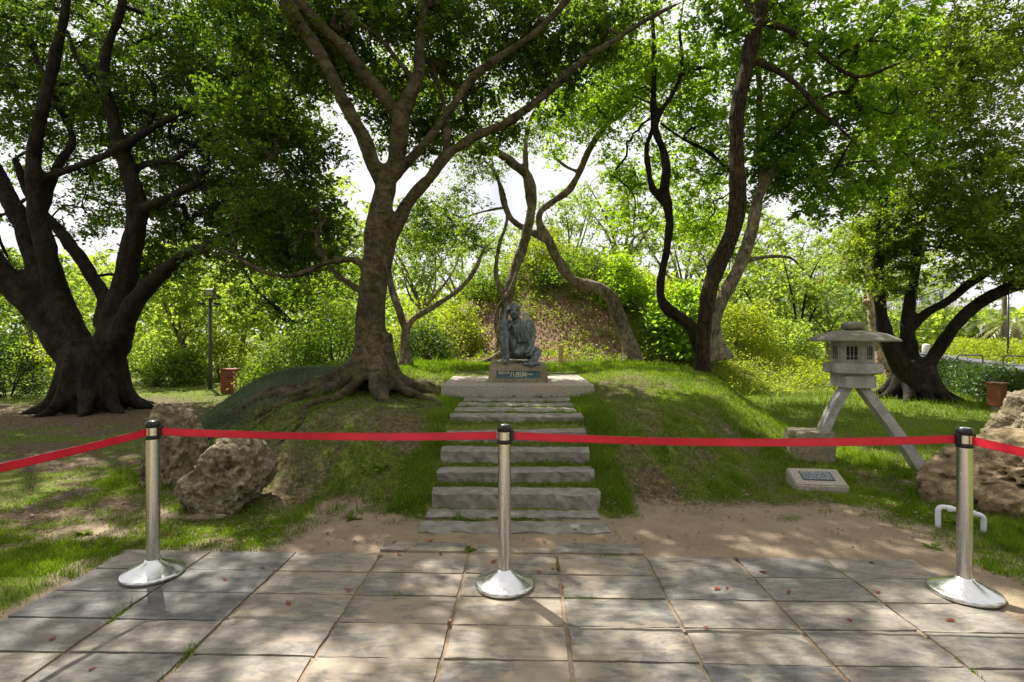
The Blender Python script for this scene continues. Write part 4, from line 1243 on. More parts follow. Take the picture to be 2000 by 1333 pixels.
# --- T2: the fig tree with spreading roots
r2 = np.random.default_rng(22)
Y2 = 7.5
L2 = [limb(Y2, [(735, 765, 50), (730, 715, 46), (724, 670, 39), (724, 620, 35), (730, 560, 31), (734, 500, 28), (738, 450, 27), (745, 400, 27), (752, 350, 28), (758, 325, 28)]),
      limb([Y2, 6.6], [(745, 360, 22), (730, 325, 20), (710, 270, 18), (680, 215, 17), (652, 160, 17), (615, 90, 17), (570, 25, 16), (530, -60, 14), (480, -180, 10)]),
      limb([Y2, 7.2], [(765, 350, 22), (776, 290, 21), (782, 240, 21), (796, 195, 19), (815, 150, 15), (820, 80, 13), (828, 10, 12), (835, -100, 9), (850, -200, 6)]),
      limb([Y2, 6.8], [(780, 235, 17), (760, 200, 16), (715, 150, 16), (680, 105, 16), (630, 55, 16), (580, 0, 15), (540, -70, 11)]),
      limb([Y2, 7.0], [(760, 355, 14), (790, 325, 12), (830, 280, 11), (880, 215, 10), (925, 150, 10), (975, 112, 9), (1025, 80, 9), (1070, 42, 8), (1112, -5, 8), (1160, -80, 5)]),
      limb([7.7, 7.4], [(745, 545, 18), (766, 470, 17), (795, 402, 16), (838, 350, 15), (868, 308, 14), (925, 268, 12), (985, 243, 11), (1040, 205, 11), (1090, 160, 10), (1135, 120, 10), (1200, 78, 8), (1270, 35, 6), (1340, 0, 4)]),
      limb([Y2, 7.1], [(812, 165, 9), (775, 115, 9), (745, 80, 8), (715, 55, 7), (670, 20, 6)]),
      limb([7.6, 8.0], [(870, 300, 8), (872, 245, 8), (862, 185, 7), (840, 120, 6)]),
      limb([7.4, 7.9], [(716, 528, 10), (698, 511, 9), (678, 507, 9), (640, 513, 8), (600, 530, 7), (565, 540, 6), (520, 533, 6), (470, 508, 5), (425, 486, 4), (380, 478, 3)]),
      limb([7.6, 8.2], [(712, 575, 9), (685, 556, 8), (655, 535, 7), (640, 515, 5)]),
      limb([7.4, 7.2], [(638, 512, 4), (628, 450, 4), (618, 380, 3), (612, 310, 3)])]
T2X = P(733, 745, Y2)[0]
def root(a0, r0, z0, path, sz):
    z0 = min(z0, 1.5)
    pts = [np.array([T2X + math.cos(a0) * r0 * .62, Y2 + math.sin(a0) * r0 * .62, z0, sz[0] * .68])]
    sz = list(sz); sz[1] *= .66; sz[2] *= .78
    (x, y, lift) = path[0]; path = [(T2X + (x - T2X) * .72, Y2 + (y - Y2) * .72, lift)] + list(path[1:])
    for i, (x, y, lift) in enumerate(path):
        pts.append(np.array([x, y, gz(x, y) + lift, sz[i + 1]]))
    return smooth_path(pts, 6)
roots = [
    root(R(200), .20, 1.75, [(T2X - .42, 7.30, .32), (T2X - .85, 7.05, .07), (T2X - 1.25, 6.82, .02), (T2X - 1.6, 6.55, -.03)], [.15, .17, .12, .09, .03]),
    root(R(230), .22, 1.6, [(T2X - .34, 7.10, .25), (T2X - .62, 6.75, .04), (T2X - .95, 6.40, .0), (T2X - 1.15, 6.15, -.02)], [.13, .13, .08, .045, .02]),
    root(R(215), .20, 1.35, [(T2X - .50, 7.16, .14), (T2X - .95, 6.78, .02), (T2X - 1.5, 6.25, .0), (T2X - 1.9, 5.8, -.02)], [.10, .09, .06, .05, .03]),
    root(R(262), .24, 1.7, [(T2X - .08, 7.00, .30), (T2X - .22, 6.72, .06), (T2X - .48, 6.30, .01), (T2X - .7, 5.95, -.02)], [.13, .14, .08, .05, .02]),
    root(R(292), .22, 1.55, [(T2X + .16, 6.98, .32), (T2X + .26, 6.74, .08), (T2X + .42, 6.52, -.03)], [.15, .19, .14, .05]),
    root(R(318), .22, 1.4, [(T2X + .36, 7.16, .20), (T2X + .66, 6.98, .05), (T2X + .95, 6.80, .0)], [.11, .12, .08, .03]),
    root(R(350), .24, 1.5, [(T2X + .42, 7.45, .22), (T2X + .72, 7.40, .06), (T2X + 1.02, 7.30, -.02)], [.14, .14, .09, .03]),
    root(R(20), .22, 1.4, [(T2X + .42, 7.70, .18), (T2X + .8, 7.9, .0)], [.13, .13, .05]),
    root(R(90), .22, 1.4, [(T2X, 7.95, .18), (T2X - .05, 8.4, .0)], [.15, .14, .05]),
    root(R(160), .22, 1.5, [(T2X - .46, 7.66, .20), (T2X - .9, 7.80, .03), (T2X - 1.4, 7.9, -.03)], [.15, .15, .09, .04]),
    root(R(240), .3, 1.0, [(T2X - .30, 6.90, .06), (T2X - .50, 6.45, .012), (T2X - .42, 5.95, .0), (T2X - .55, 5.6, -.02)], [.06, .05, .035, .03, .02]),
    root(R(300), .3, .95, [(T2X + .55, 6.70, .01), (T2X + .85, 6.35, .012), (T2X + .80, 6.05, .0), (T2X + 1.05, 5.75, -.01)], [.06, .04, .03, .025, .015]),
    root(R(330), .4, .9, [(T2X + .85, 7.05, .015), (T2X + 1.0, 6.75, .01), (T2X + .95, 6.45, -.01)], [.06, .045, .035, .02]),
    root(R(225), .3, 1.05, [(T2X - .42, 6.98, .04), (T2X - .78, 6.55, .012), (T2X - .98, 6.10, .008), (T2X - 1.3, 5.75, -.01)], [.06, .045, .03, .025, .015]),
    root(R(250), .3, 1.05, [(T2X - .18, 6.78, .03), (T2X - .30, 6.30, .012), (T2X - .62, 5.85, .006), (T2X - .75, 5.5, -.01)], [.06, .045, .03, .022, .014]),
    root(R(208), .3, 1.15, [(T2X - .62, 7.18, .05), (T2X - 1.10, 6.98, .02), (T2X - 1.55, 6.78, .0), (T2X - 1.9, 6.6, -.02)], [.08, .07, .05, .035, .02]),
]
L2 += roots
C2 = pxcrown(r2, [(600, 60, 6.9, 190, 130, 1.3, 80), (860, 70, 7.4, 220, 120, 1.5, 85), (1130, 50, 7.4, 150, 100, 1.3, 58), (1030, 160, 7.8, 110, 60, 1.0, 22),
                  (500, 260, 7.6, 110, 130, 1.1, 34), (560, 430, 8.0, 110, 70, 0.8, 26), (580, 500, 8.2, 80, 45, .7, 14), (600, 300, 8.2, 60, 90, .7, 16), (720, 170, 9.0, 110, 80, .8, 24), (870, 190, 9.0, 90, 70, .8, 18), (800, -230, 7.0, 440, 180, 2.4, 115), (930, 240, 8.2, 90, 50, .8, 12), (830, 270, 9.0, 70, 60, .7, 16), (745, 250, 9.2, 50, 50, .6, 8), (470, 500, 8.0, 80, 40, .6, 8)], 1.1)
C2 = np.vstack([C2, in_ellipsoid(50, (-1.8, 5.4, 8.4), (3.2, 1.9, 1.2), r2), in_ellipsoid(45, (-4.8, 7.2, 8.7), (2.0, 2.0, 1.1), r2)])  # more crown out of view overhead, added to cast shade on the terrace
make_tree('fig_tree', 'stout fig tree with spreading buttress roots on the mound left of the statue', L2, C2, (T2X, Y2, gz(T2X, Y2)), M['bark_fig'], M['leaf_fig'],
          150, 0.36, 0.080, 0.043, 32, 'shade trees around the mound', 0.030, 0.4, 0.3, 0.005, 0.05, rough=0.010)

# --- T3: ridged trunk right of the statue, T3b the paler twin behind it
r3 = np.random.default_rng(23)
L3 = [limb(9.2, [(1369, 742, 26), (1369, 724, 20), (1371, 690, 17.5), (1374, 643, 17), (1380, 600, 18), (1387, 562, 19.5), (1402, 520, 20), (1421, 478, 20.5), (1434, 440, 20), (1441, 400, 20), (1440, 340, 18.5), (1436, 262, 17),
                 (1440, 210, 16.5), (1454, 150, 16.5), (1468, 90, 17), (1481, 35, 18), (1490, -30, 17), (1492, -120, 13), (1500, -220, 9)]),
      limb([9.1, 8.2], [(1478, 120, 10), (1520, 140, 8), (1560, 170, 7), (1600, 215, 6), (1650, 260, 4), (1690, 300, 3)]),
      limb([9.1, 8.0], [(1480, 40, 9), (1540, 60, 7), (1600, 105, 6), (1670, 150, 5), (1740, 130, 4), (1790, 110, 3)]),
      limb([9.1, 9.5], [(1480, 60, 8), (1460, 10, 7), (1440, -50, 6)])]
C3 = pxcrown(r3, [(1620, 100, 8.5, 210, 130, 1.4, 52), (1650, 280, 8.5, 160, 140, 1.2, 40), (1550, 330, 9.4, 110, 110, .9, 16), (1500, -120, 8.8, 240, 130, 1.5, 30), (1420, 40, 9.3, 80, 60, .9, 14)], 1.2)
make_tree('broadleaf_tree', 'tree with dark ridged trunk curving up from the lawn right of the statue', L3, C3, (P(1369, 735, 9.2)[0], 9.2, gz(P(1369, 735, 9.2)[0], 9.2)), M['bark_ridged'], M['leaf_broad'],
          95, 0.42, 0.110, 0.062, 33, 'shade trees around the mound', 0.028, 0.7, 0.4, 0.005, 0.02, rough=0.018)
L3b = [limb(10.4, [(1405, 705, 34), (1398, 670, 19), (1398, 630, 15), (1407, 595, 14.5), (1424, 560, 14.5), (1444, 522, 15), (1462, 470, 15), (1474, 425, 14), (1482, 385, 12.5), (1500, 350, 11), (1524, 312, 10), (1550, 283, 9), (1575, 240, 6)]),
       limb([10.4, 10.6], [(1482, 395, 10), (1488, 345, 10), (1487, 290, 9.5), (1483, 225, 9), (1481, 150, 7), (1475, 60, 5)]),
       limb([10.4, 11], [(1452, 510, 8), (1500, 502, 5), (1545, 505, 4), (1570, 530, 3)])]
C3b = pxcrown(r3, [(1520, 240, 10.6, 90, 110, 1.0, 34), (1600, 330, 10.8, 90, 80, 1.0, 26), (1490, 90, 10.6, 90, 80, 1.0, 24)])
make_tree('broadleaf_tree', 'paler leaning tree directly behind the dark ridged trunk', L3b, C3b, (P(1403, 700, 10.4)[0], 10.4, gz(P(1403, 700, 10.4)[0], 10.4)), M['bark_grey'], M['leaf_bright'],
          115, 0.42, 0.090, 0.046, 34, 'shade trees around the mound', 0.034, 0.6, 0.3, 0.005, 0.03)
# --- T4: twisted dark trunk
r4 = np.random.default_rng(24)
L4 = [limb(11.2, [(1385, 700, 30), (1362, 668, 17), (1350, 640, 15), (1330, 622, 14.5), (1306, 606, 14), (1290, 580, 12), (1293, 540, 10.5), (1302, 490, 10), (1308, 440, 9.5), (1304, 405, 11), (1298, 375, 12), (1300, 337, 12.5), (1296, 300, 11),
                  (1282, 262, 9), (1279, 225, 8), (1277, 150, 7), (1277, 86, 6.5), (1274, 10, 5), (1270, -80, 4)]),
      limb([11.2, 11], [(1282, 235, 7), (1296, 210, 6.5), (1312, 187, 6), (1330, 145, 6), (1332, 100, 5), (1328, 50, 4), (1340, -20, 3)]),
      limb([11.2, 11.4], [(1328, 150, 5), (1355, 135, 5), (1390, 130, 4), (1430, 115, 3)]),
      limb([11.2, 11.5], [(1297, 395, 9), (1275, 370, 8), (1266, 330, 7.5), (1263, 290, 7), (1275, 245, 6.5), (1272, 190, 5)]),
      limb([11.2, 11.8], [(1290, 240, 4), (1330, 270, 4), (1380, 295, 5), (1415, 325, 5), (1440, 350, 4)])]
C4 = pxcrown(r4, [(1170, 190, 11, 110, 90, 1.2, 44), (1250, 130, 11, 110, 80, 1.2, 44), (1350, 170, 11.4, 90, 90, 1.2, 38), (1370, 300, 11.6, 90, 80, 1.0, 32), (1230, 330, 11.6, 60, 60, .8, 14), (1360, 430, 12, 70, 60, .9, 18), (1240, 440, 12, 50, 30, .6, 6),
                  (1280, -110, 11, 240, 120, 1.8, 48)], .8)
make_tree('twisted_tree', 'dark snaking trunk bending left before rising into bright leaves', L4, C4, (P(1380, 695, 11.2)[0], 11.2, gz(P(1380, 695, 11.2)[0], 11.2)), M['bark_dark'], M['leaf_bright'],
          125, 0.44, 0.088, 0.046, 35, 'shade trees around the mound', 0.034, 0.6, 0.3, 0.005, 0.05)
# --- T5, T6: trees at the foot of the knoll behind the statue
r5 = np.random.default_rng(25)
L5 = [limb(12.0, [(985, 708, 24), (982, 670, 17), (984, 620, 14), (992, 575, 13), (1006, 530, 12.5), (1022, 480, 12.5), (1034, 430, 12), (1040, 380, 12), (1030, 345, 12), (1005, 322, 11), (975, 300, 10), (935, 285, 8), (890, 270, 6), (850, 262, 4)]),
      limb(12.0, [(1034, 400, 8), (1028, 345, 8), (1026, 300, 7), (1030, 255, 6), (1040, 225, 5), (1060, 190, 3)]),
      limb(11.9, [(990, 600, 7), (975, 560, 7), (968, 530, 6), (975, 480, 5), (990, 430, 5), (985, 380, 4), (965, 335, 4), (960, 290, 3)]),
      limb(11.8, [(978, 665, 9), (970, 630, 8), (975, 600, 6), (1000, 560, 5), (1010, 530, 4)]),
      limb(11.7, [(980, 690, 7), (960, 700, 6), (938, 708, 4)]),
      limb([12, 11.5], [(988, 405, 5), (940, 415, 4), (905, 425, 4), (880, 415, 3), (850, 400, 3)])]
C5 = pxcrown(r5, [(870, 420, 11.5, 80, 60, .9, 30), (930, 330, 12, 70, 50, .8, 18), (830, 480, 12, 60, 30, .7, 8), (1050, 270, 12.2, 60, 60, .7, 10), (930, 470, 12, 40, 30, .5, 6)])
make_tree('slender_tree', 'slender pale trunk wrapped in aerial roots right behind the statue', L5, C5, (P(985, 705, 12)[0], 12, gz(P(985, 705, 12)[0], 12)), M['bark_grey'], M['leaf_fig'],
          120, 0.36, 0.06, 0.032, 36, 'shade trees around the mound', 0.034, 0.5, 0.3, 0.005, 0.03)
L6 = [limb(12.3, [(1238, 706, 27), (1232, 680, 22), (1224, 655, 19), (1212, 625, 18), (1198, 590, 17), (1182, 570, 16), (1160, 560, 15), (1132, 553, 14), (1108, 537, 13), (1088, 505, 12), (1070, 470, 11), (1054, 438, 10),
                  (1056, 414, 9), (1080, 393, 9), (1110, 372, 9), (1130, 340, 8.5), (1150, 295, 8), (1176, 255, 7), (1210, 225, 6), (1255, 193, 5)]),
      limb(12.3, [(1066, 468, 10), (1048, 458, 9), (1020, 444, 8), (998, 428, 8), (985, 400, 7), (975, 360, 6), (962, 330, 4), (940, 310, 3)]),
      limb([12.3, 12.8], [(1132, 338, 5), (1100, 322, 4), (1080, 300, 3), (1075, 270, 2)])]
C6 = pxcrown(r5, [(1150, 215, 12.5, 70, 40, .8, 14), (1230, 200, 12.3, 60, 40, .8, 14), (1085, 290, 12.8, 30, 30, .4, 5)])
make_tree('slender_tree', 'crooked trunk bent like a knee at the knoll foot right of the statue', L6, C6, (P(1238, 703, 12.3)[0], 12.3, gz(P(1238, 703, 12.3)[0], 12.3)), M['bark_grey'], M['leaf_bright'],
          90, 0.38, 0.075, 0.038, 37, 'shade trees around the mound', 0.034, 0.5, 0.3, 0.005, 0.05)
# --- T7: small forked tree behind the fig
L7 = [limb(10.6, [(793, 715, 20), (791, 685, 13), (792, 655, 12), (795, 632, 12)]),
      limb([10.6, 10.9], [(792, 645, 9), (780, 605, 9), (768, 570, 9), (758, 530, 8), (760, 480, 7), (775, 430, 5), (790, 390, 3)]),
      limb([10.6, 10.4], [(797, 640, 8), (812, 620, 8), (845, 600, 7.5), (880, 578, 7), (910, 552, 6.5), (930, 525, 6), (938, 505, 5), (950, 480, 3)]),
      limb([10.7, 11], [(797, 635, 5), (790, 610, 4)])]
C7 = pxcrown(r5, [(800, 420, 11, 50, 60, .7, 10), (930, 460, 10.6, 40, 25, .5, 6)])
make_tree('forked_tree', 'small forked tree half hidden behind the fig tree trunk', L7, C7, (P(793, 710, 10.6)[0], 10.6, gz(P(793, 710, 10.6)[0], 10.6)), M['bark_grey'], M['leaf_fig'],
          110, 0.34, 0.06, 0.032, 38, 'shade trees around the mound', 0.034, 0.5, 0.3, 0.005, 0.03)
# --- T8: banyan on the right lawn
r8 = np.random.default_rng(28)
Y8 = 12.2
L8 = [limb(Y8, [(1785, 785, 44), (1782, 755, 33), (1778, 725, 30), (1775, 700, 30)]),
      limb(Y8, [(1765, 730, 22), (1748, 700, 20), (1730, 660, 17), (1721, 615, 14), (1718, 570, 12), (1717, 520, 11), (1717, 460, 11), (1722, 400, 10), (1740, 330, 8), (1770, 270, 7), (1800, 215, 5)]),
      limb(Y8, [(1785, 725, 22), (1778, 680, 18), (1773, 640, 15), (1776, 600, 13), (1784, 555, 12), (1790, 500, 11), (1800, 430, 9), (1830, 340, 7), (1850, 250, 5)]),
      limb([Y8, 11.6], [(1780, 640, 12), (1805, 615, 11), (1835, 598, 11), (1868, 575, 10), (1895, 552, 10), (1935, 530, 8), (1990, 500, 6)]),
      limb([Y8, 10.8], [(1800, 745, 20), (1815, 712, 16), (1838, 675, 14), (1862, 640, 14), (1890, 612, 14), (1920, 588, 15), (1960, 568, 16), (2010, 550, 15), (2080, 525, 12), (2160, 480, 8)]),
      limb([Y8, 12.6], [(1776, 690, 10), (1745, 665, 8), (1735, 640, 5)])]
bx8 = P(1785, 775, Y8)[0]
for a in (0.3, 1.2, 2.4, 3.2, 3.9, 4.5, 5.1, 5.7):
    L8.append(smooth_path([np.array([bx8 + math.cos(a) * .25, Y8 + math.sin(a) * .25, .75, .13]), np.array([bx8 + math.cos(a) * .5, Y8 + math.sin(a) * .5, .2, .12]), np.array([bx8 + math.cos(a) * .95, Y8 + math.sin(a) * .95, -.02, .04])], 6))
C8 = pxcrown(r8, [(1940, 90, 12.0, 110, 120, 1.5, 40), (1850, 180, 11.6, 190, 160, 1.9, 150), (1890, 390, 11.8, 160, 120, 1.8, 120), (1750, 430, 12.2, 90, 100, 1.3, 42), (1960, 500, 11.3, 100, 60, 1.3, 40), (1690, 500, 12.6, 50, 60, .8, 12), (1880, -80, 11.5, 240, 130, 2.1, 50),
                  (1740, 540, 12.2, 60, 40, .8, 8)])
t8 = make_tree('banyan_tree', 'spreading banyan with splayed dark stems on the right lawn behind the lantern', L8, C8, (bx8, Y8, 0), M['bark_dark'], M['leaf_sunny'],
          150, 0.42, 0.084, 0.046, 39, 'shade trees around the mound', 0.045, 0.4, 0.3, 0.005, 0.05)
# unseen trees added behind and beside the viewer to block sky light
def copy_tree(root, loc, rz, sc_, label):
    c = root.copy(); COL.objects.link(c); c.location = loc; c.rotation_euler = (0, 0, rz); c.scale = (sc_,) * 3
    c['label'] = label; c['group'] = 'unseen trees added to shade the terrace'
    for ch in list(root.children):
        d = ch.copy(); COL.objects.link(d); d.parent = c; d.matrix_parent_inverse = ch.matrix_parent_inverse.copy()
    return c
for loc, rz, sc_, lab in (((-6.5, -5.5, 0), 0.6, 1.0, 'unseen banyan added behind the terrace on the left to block sky light'), ((1.5, -9.0, 0), 2.4, 1.1, 'unseen banyan added straight behind the terrace to block sky light'),
                          ((9.0, -5.0, 0), 4.0, 1.0, 'unseen banyan added behind the terrace on the right to block sky light'), ((-12.5, 1.0, 0), 5.2, 1.0, 'unseen banyan added beyond the left edge to block sky light'),
                          ((12.5, 2.0, 0), 1.5, 1.0, 'unseen banyan added beyond the right edge to block sky light')):
    copy_tree(t8, loc, rz, sc_, lab)
# --- T10: pale sunlit banyan trunk further back
L10 = [limb(17, [(1722, 742, 30), (1718, 715, 18), (1712, 680, 14), (1707, 640, 12), (1704, 600, 12), (1702, 560, 11), (1690, 520, 10)]), limb(17, [(1708, 610, 9), (1694, 595, 7), (1686, 588, 6)])]
for a in (3.4, 4.0, 4.5, 5.0, 5.6, 2.8):
    bxx = P(1716, 720, 17)[0]
    L10.append(smooth_path([np.array([bxx + math.cos(a) * .1, 17 + math.sin(a) * .15, 1.2, .09]), np.array([bxx + math.cos(a) * .3, 17 + math.sin(a) * .3, .5, .08]), np.array([bxx + math.cos(a) * .7, 17 + math.sin(a) * .6, -.02, .04])], 5))
C10 = pxcrown(r8, [(1670, 480, 17, 60, 50, 1.4, 30), (1700, 380, 17, 70, 60, 1.5, 25)])
make_tree('pale_banyan', 'pinkish sunlit banyan trunk with aerial roots behind the lantern', L10, C10, (P(1716, 735, 17)[0], 17, 0), M['bark_pink'], M['leaf_far'],
          100, 0.5, 0.075, 0.036, 40, 'shade trees around the mound', 0.035, 0.4, 0.3, 0.006, 0.04)

# --- generic trees further back
def back_tree(u, Y, hgt, cr, label, leaf, seed, n=60, per=80, bark='bark_grey', lean=0.0, L=0.18, name='background_tree', low=0.35, crad=0.62):
    n = int(n * 1.7); cr = cr * 1.12
    r = np.random.default_rng(seed)
    x = (u - 1000) / F * Y; z = gz(x, Y)
    tr = 0.04 + 0.011 * hgt
    h0 = hgt * low
    kx = lean
    trunk = smooth_path([np.array([x, Y, z - .1, tr * 1.4]), np.array([x + kx * .2 + r.normal(0, .1), Y, z + h0 * .5, tr]), np.array([x + kx * .5 + r.normal(0, .15), Y, z + h0, tr * .85])], 5)
    limbs = [trunk]; top = trunk[-1, :3]
    cc = np.array([x + kx, Y, z + hgt - cr * .75])
    for k in range(6):
        a = k * 1.05 + r.uniform(0, .6)
        e = cc + np.array([math.cos(a) * cr * .75, math.sin(a) * cr * .6, r.uniform(-.45, .7) * cr])
        mid = top + (e - top) * .5 + r.normal(0, .22 * cr * .5, 3)
        limbs.append(smooth_path([np.append(top - np.array([0, 0, .15]), tr * .6), np.append(mid, tr * .38), np.append(e, tr * .12)], 6))
    cl = in_ellipsoid(n, cc + np.array([0, 0, -.12 * cr]), (cr, cr * .8, cr * .92), r)
    make_tree(name, label, limbs, cl, (x, Y, z), M[bark], M[leaf], per, crad, L, L * .48, seed + 500, 'trees behind the knoll', 0, 0.4, 0.2, 0.008)
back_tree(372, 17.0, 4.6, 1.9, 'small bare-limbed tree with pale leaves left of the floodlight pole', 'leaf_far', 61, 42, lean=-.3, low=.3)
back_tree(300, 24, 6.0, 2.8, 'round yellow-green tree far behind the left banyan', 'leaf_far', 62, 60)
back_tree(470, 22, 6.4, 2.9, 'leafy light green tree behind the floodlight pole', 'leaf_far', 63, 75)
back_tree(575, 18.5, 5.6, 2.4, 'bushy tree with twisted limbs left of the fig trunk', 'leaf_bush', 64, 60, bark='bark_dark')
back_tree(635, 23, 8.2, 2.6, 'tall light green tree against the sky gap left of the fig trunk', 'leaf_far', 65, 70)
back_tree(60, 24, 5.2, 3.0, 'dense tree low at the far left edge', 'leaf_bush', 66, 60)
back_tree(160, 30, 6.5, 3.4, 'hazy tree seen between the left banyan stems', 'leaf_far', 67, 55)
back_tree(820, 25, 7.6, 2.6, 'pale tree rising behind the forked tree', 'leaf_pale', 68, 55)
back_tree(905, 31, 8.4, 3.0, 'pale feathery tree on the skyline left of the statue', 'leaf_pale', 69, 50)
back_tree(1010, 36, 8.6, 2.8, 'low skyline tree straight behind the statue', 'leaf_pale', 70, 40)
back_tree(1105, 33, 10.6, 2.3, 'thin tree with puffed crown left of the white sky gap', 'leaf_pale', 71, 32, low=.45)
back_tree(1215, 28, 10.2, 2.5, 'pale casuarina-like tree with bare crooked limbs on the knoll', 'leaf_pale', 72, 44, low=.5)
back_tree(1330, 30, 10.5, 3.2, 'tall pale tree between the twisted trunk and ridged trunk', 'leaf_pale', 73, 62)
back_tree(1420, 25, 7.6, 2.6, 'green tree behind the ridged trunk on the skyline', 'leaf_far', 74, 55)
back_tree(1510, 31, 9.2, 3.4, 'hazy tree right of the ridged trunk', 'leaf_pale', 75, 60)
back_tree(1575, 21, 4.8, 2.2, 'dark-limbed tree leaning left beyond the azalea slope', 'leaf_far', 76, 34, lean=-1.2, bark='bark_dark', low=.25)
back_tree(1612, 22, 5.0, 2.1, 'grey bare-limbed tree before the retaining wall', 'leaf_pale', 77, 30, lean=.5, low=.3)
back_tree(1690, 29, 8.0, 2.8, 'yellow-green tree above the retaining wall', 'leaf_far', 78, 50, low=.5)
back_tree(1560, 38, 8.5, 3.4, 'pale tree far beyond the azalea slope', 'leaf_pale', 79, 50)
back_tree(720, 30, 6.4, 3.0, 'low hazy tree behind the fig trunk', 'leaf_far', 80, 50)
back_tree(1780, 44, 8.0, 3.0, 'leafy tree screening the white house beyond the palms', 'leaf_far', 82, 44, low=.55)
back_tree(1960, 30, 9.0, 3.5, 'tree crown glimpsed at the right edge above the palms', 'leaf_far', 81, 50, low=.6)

# the far belt of woodland that closes the view
rw = np.random.default_rng(77)
n = 26000
aw = rw.uniform(R(-62), R(58), n); dw = rw.uniform(46, 66, n)
xw, yw = np.sin(aw) * dw * 1.1, np.cos(aw) * dw * .75 + 12
top = 3.2 + 6.0 * fbm2(xw, yw, .11, 4, 5) * ss(30, 16, xw)
zw = top * rw.uniform(0, 1, n) ** .7
kw = zw < top
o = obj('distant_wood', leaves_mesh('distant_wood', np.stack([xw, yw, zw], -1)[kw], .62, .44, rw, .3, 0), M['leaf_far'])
tag(o, 'distant belt of woodland closing the view', 'woodland', kind='stuff')

# ------------------------------------------------------------------ shrubs and hedges
def shrub(u, Y, w, h, label, leaf, seed, n=5000, L=0.06, d=None, name='shrub', wr=.55, group='shrubs around the knoll'):
    n = int(n * .72); L = L * 1.18
    r = np.random.default_rng(seed)
    x = (u - 1000) / F * Y; z = gz(x, Y); d = d or w
    root = empty(name, (x, Y, z), label, 'shrub', group)
    k = max(12, n // 55)
    a = r.uniform(0, 2 * math.pi, k); e = np.arcsin(r.uniform(0.0, 1, k)); q = r.uniform(.45, 1.0, k) ** .6
    c = np.stack([np.cos(a) * np.cos(e) * w / 2 * q, np.sin(a) * np.cos(e) * d / 2 * q, np.sin(e) * h * q + .05], -1)
    c[:, 2] *= 0.8 + 0.4 * r.random(k)
    T = Tubes()
    for i in range(0, k, 6):
        b = c[i] * np.array([.12, .12, 0]); T.add(smooth_path([np.append(b - np.array([0, 0, .05]), .014), np.append(b * .4 + c[i] * .6 + r.normal(0, .04, 3), .009), np.append(c[i], .004)], 3), 5)
    obj('stems', T.mesh('stems'), M['bark_dark'], root)['kind'] = 'stuff'
    ci = r.integers(0, k, n)
    off = r.normal(size=(n, 3)) * np.array([1, 1, .8]) * 0.10 * (w + h) * 0.5
    p = c[ci] + off; p[:, 2] = np.maximum(p[:, 2], 0.02)
    tone = np.clip(r.beta(1.7, 2.2, n) * .8 + r.normal(.08, .14, k)[ci], 0, 1)
    obj('foliage', leaves_mesh('foliage', p, L, L * wr, r, .5, .1, tone), M[leaf], root)['kind'] = 'stuff'
    return root
shrub(520, 12.6, 1.2, 1.1, 'dark rounded bush by the reddish cabinet', 'leaf_bush', 101, 6500)
shrub(575, 11.8, 1.7, 1.75, 'dense dark bush left of the fig roots', 'leaf_bush', 102, 9000)
shrub(650, 12.0, 1.7, 2.1, 'tall dark bush touching the fig trunk from the left', 'leaf_bush', 103, 10000)
shrub(700, 13.2, 1.6, 2.2, 'dark bush hidden behind the fig trunk', 'leaf_bush', 104, 7000)
shrub(815, 14.2, 2.2, 2.1, 'bright yellow-green bush right of the fig trunk', 'leaf_azalea', 105, 11000, 0.07)
shrub(890, 15.4, 1.6, 1.5, 'light green bush at the top of the litter slope', 'leaf_azalea', 106, 7000, 0.07)
shrub(830, 13.0, 1.4, 0.9, 'dark low bush at the slope foot behind the forked tree', 'leaf_dark', 107, 5000)
shrub(290, 19, 2.8, 1.6, 'bright bush beyond the left banyan trunk', 'leaf_far', 108, 7000, 0.09)
shrub(350, 15.5, 1.6, 1.0, 'glossy green bush left of the floodlight pole', 'leaf_bush', 109, 5000, 0.09)
shrub(430, 17.5, 2.4, 1.6, 'yellow-green bush behind the reddish cabinet', 'leaf_azalea', 110, 7500, 0.08)
shrub(80, 15, 2.0, 1.1, 'yellow-green bush at the foot of the left edge', 'leaf_azalea', 111, 5000, 0.09)
shrub(15, 12.5, 1.6, 1.3, 'dark bush in the left bottom corner of the grove', 'leaf_dark', 112, 5000, 0.07)
shrub(220, 21, 3.0, 1.5, 'hazy bush between banyan trunk and floodlight pole', 'leaf_far', 113, 6000, 0.10)
shrub(1130, 16.8, 2.6, 1.0, 'dark green bush on the knoll above the kneed trunk', 'leaf_bush', 114, 8000, 0.08)
shrub(1215, 16.0, 1.9, 1.5, 'bright broad-leaved bush on the knoll crest', 'leaf_bright', 115, 6500, 0.10)
shrub(1330, 14.6, 1.9, 1.9, 'bright vine-covered bush behind the twisted trunk', 'leaf_bright', 116, 8000, 0.11, wr=.75)
shrub(1050, 18.2, 2.6, 1.2, 'lit bush on the knoll crest above the statue', 'leaf_azalea', 117, 7000, 0.09)
shrub(1440, 16.5, 2.2, 1.0, 'yellowish bush on the slope right of the ridged trunk', 'leaf_azalea', 118, 7000, 0.08)
shrub(1530, 17.5, 2.0, 1.1, 'leafy weed clump on the azalea slope crest', 'leaf_far', 119, 5500, 0.09)
shrub(960, 17.6, 2.0, 1.2, 'green bush on the crest left of the statue', 'leaf_bush', 120, 6000, 0.08)
shrub(1500, 26, 3.2, 2.4, 'round green bush beyond the azalea slope', 'leaf_far', 121, 7000, 0.11)
shrub(1680, 24, 3.0, 0.9, 'low green bush below the retaining wall', 'leaf_far', 122, 5000, 0.10)

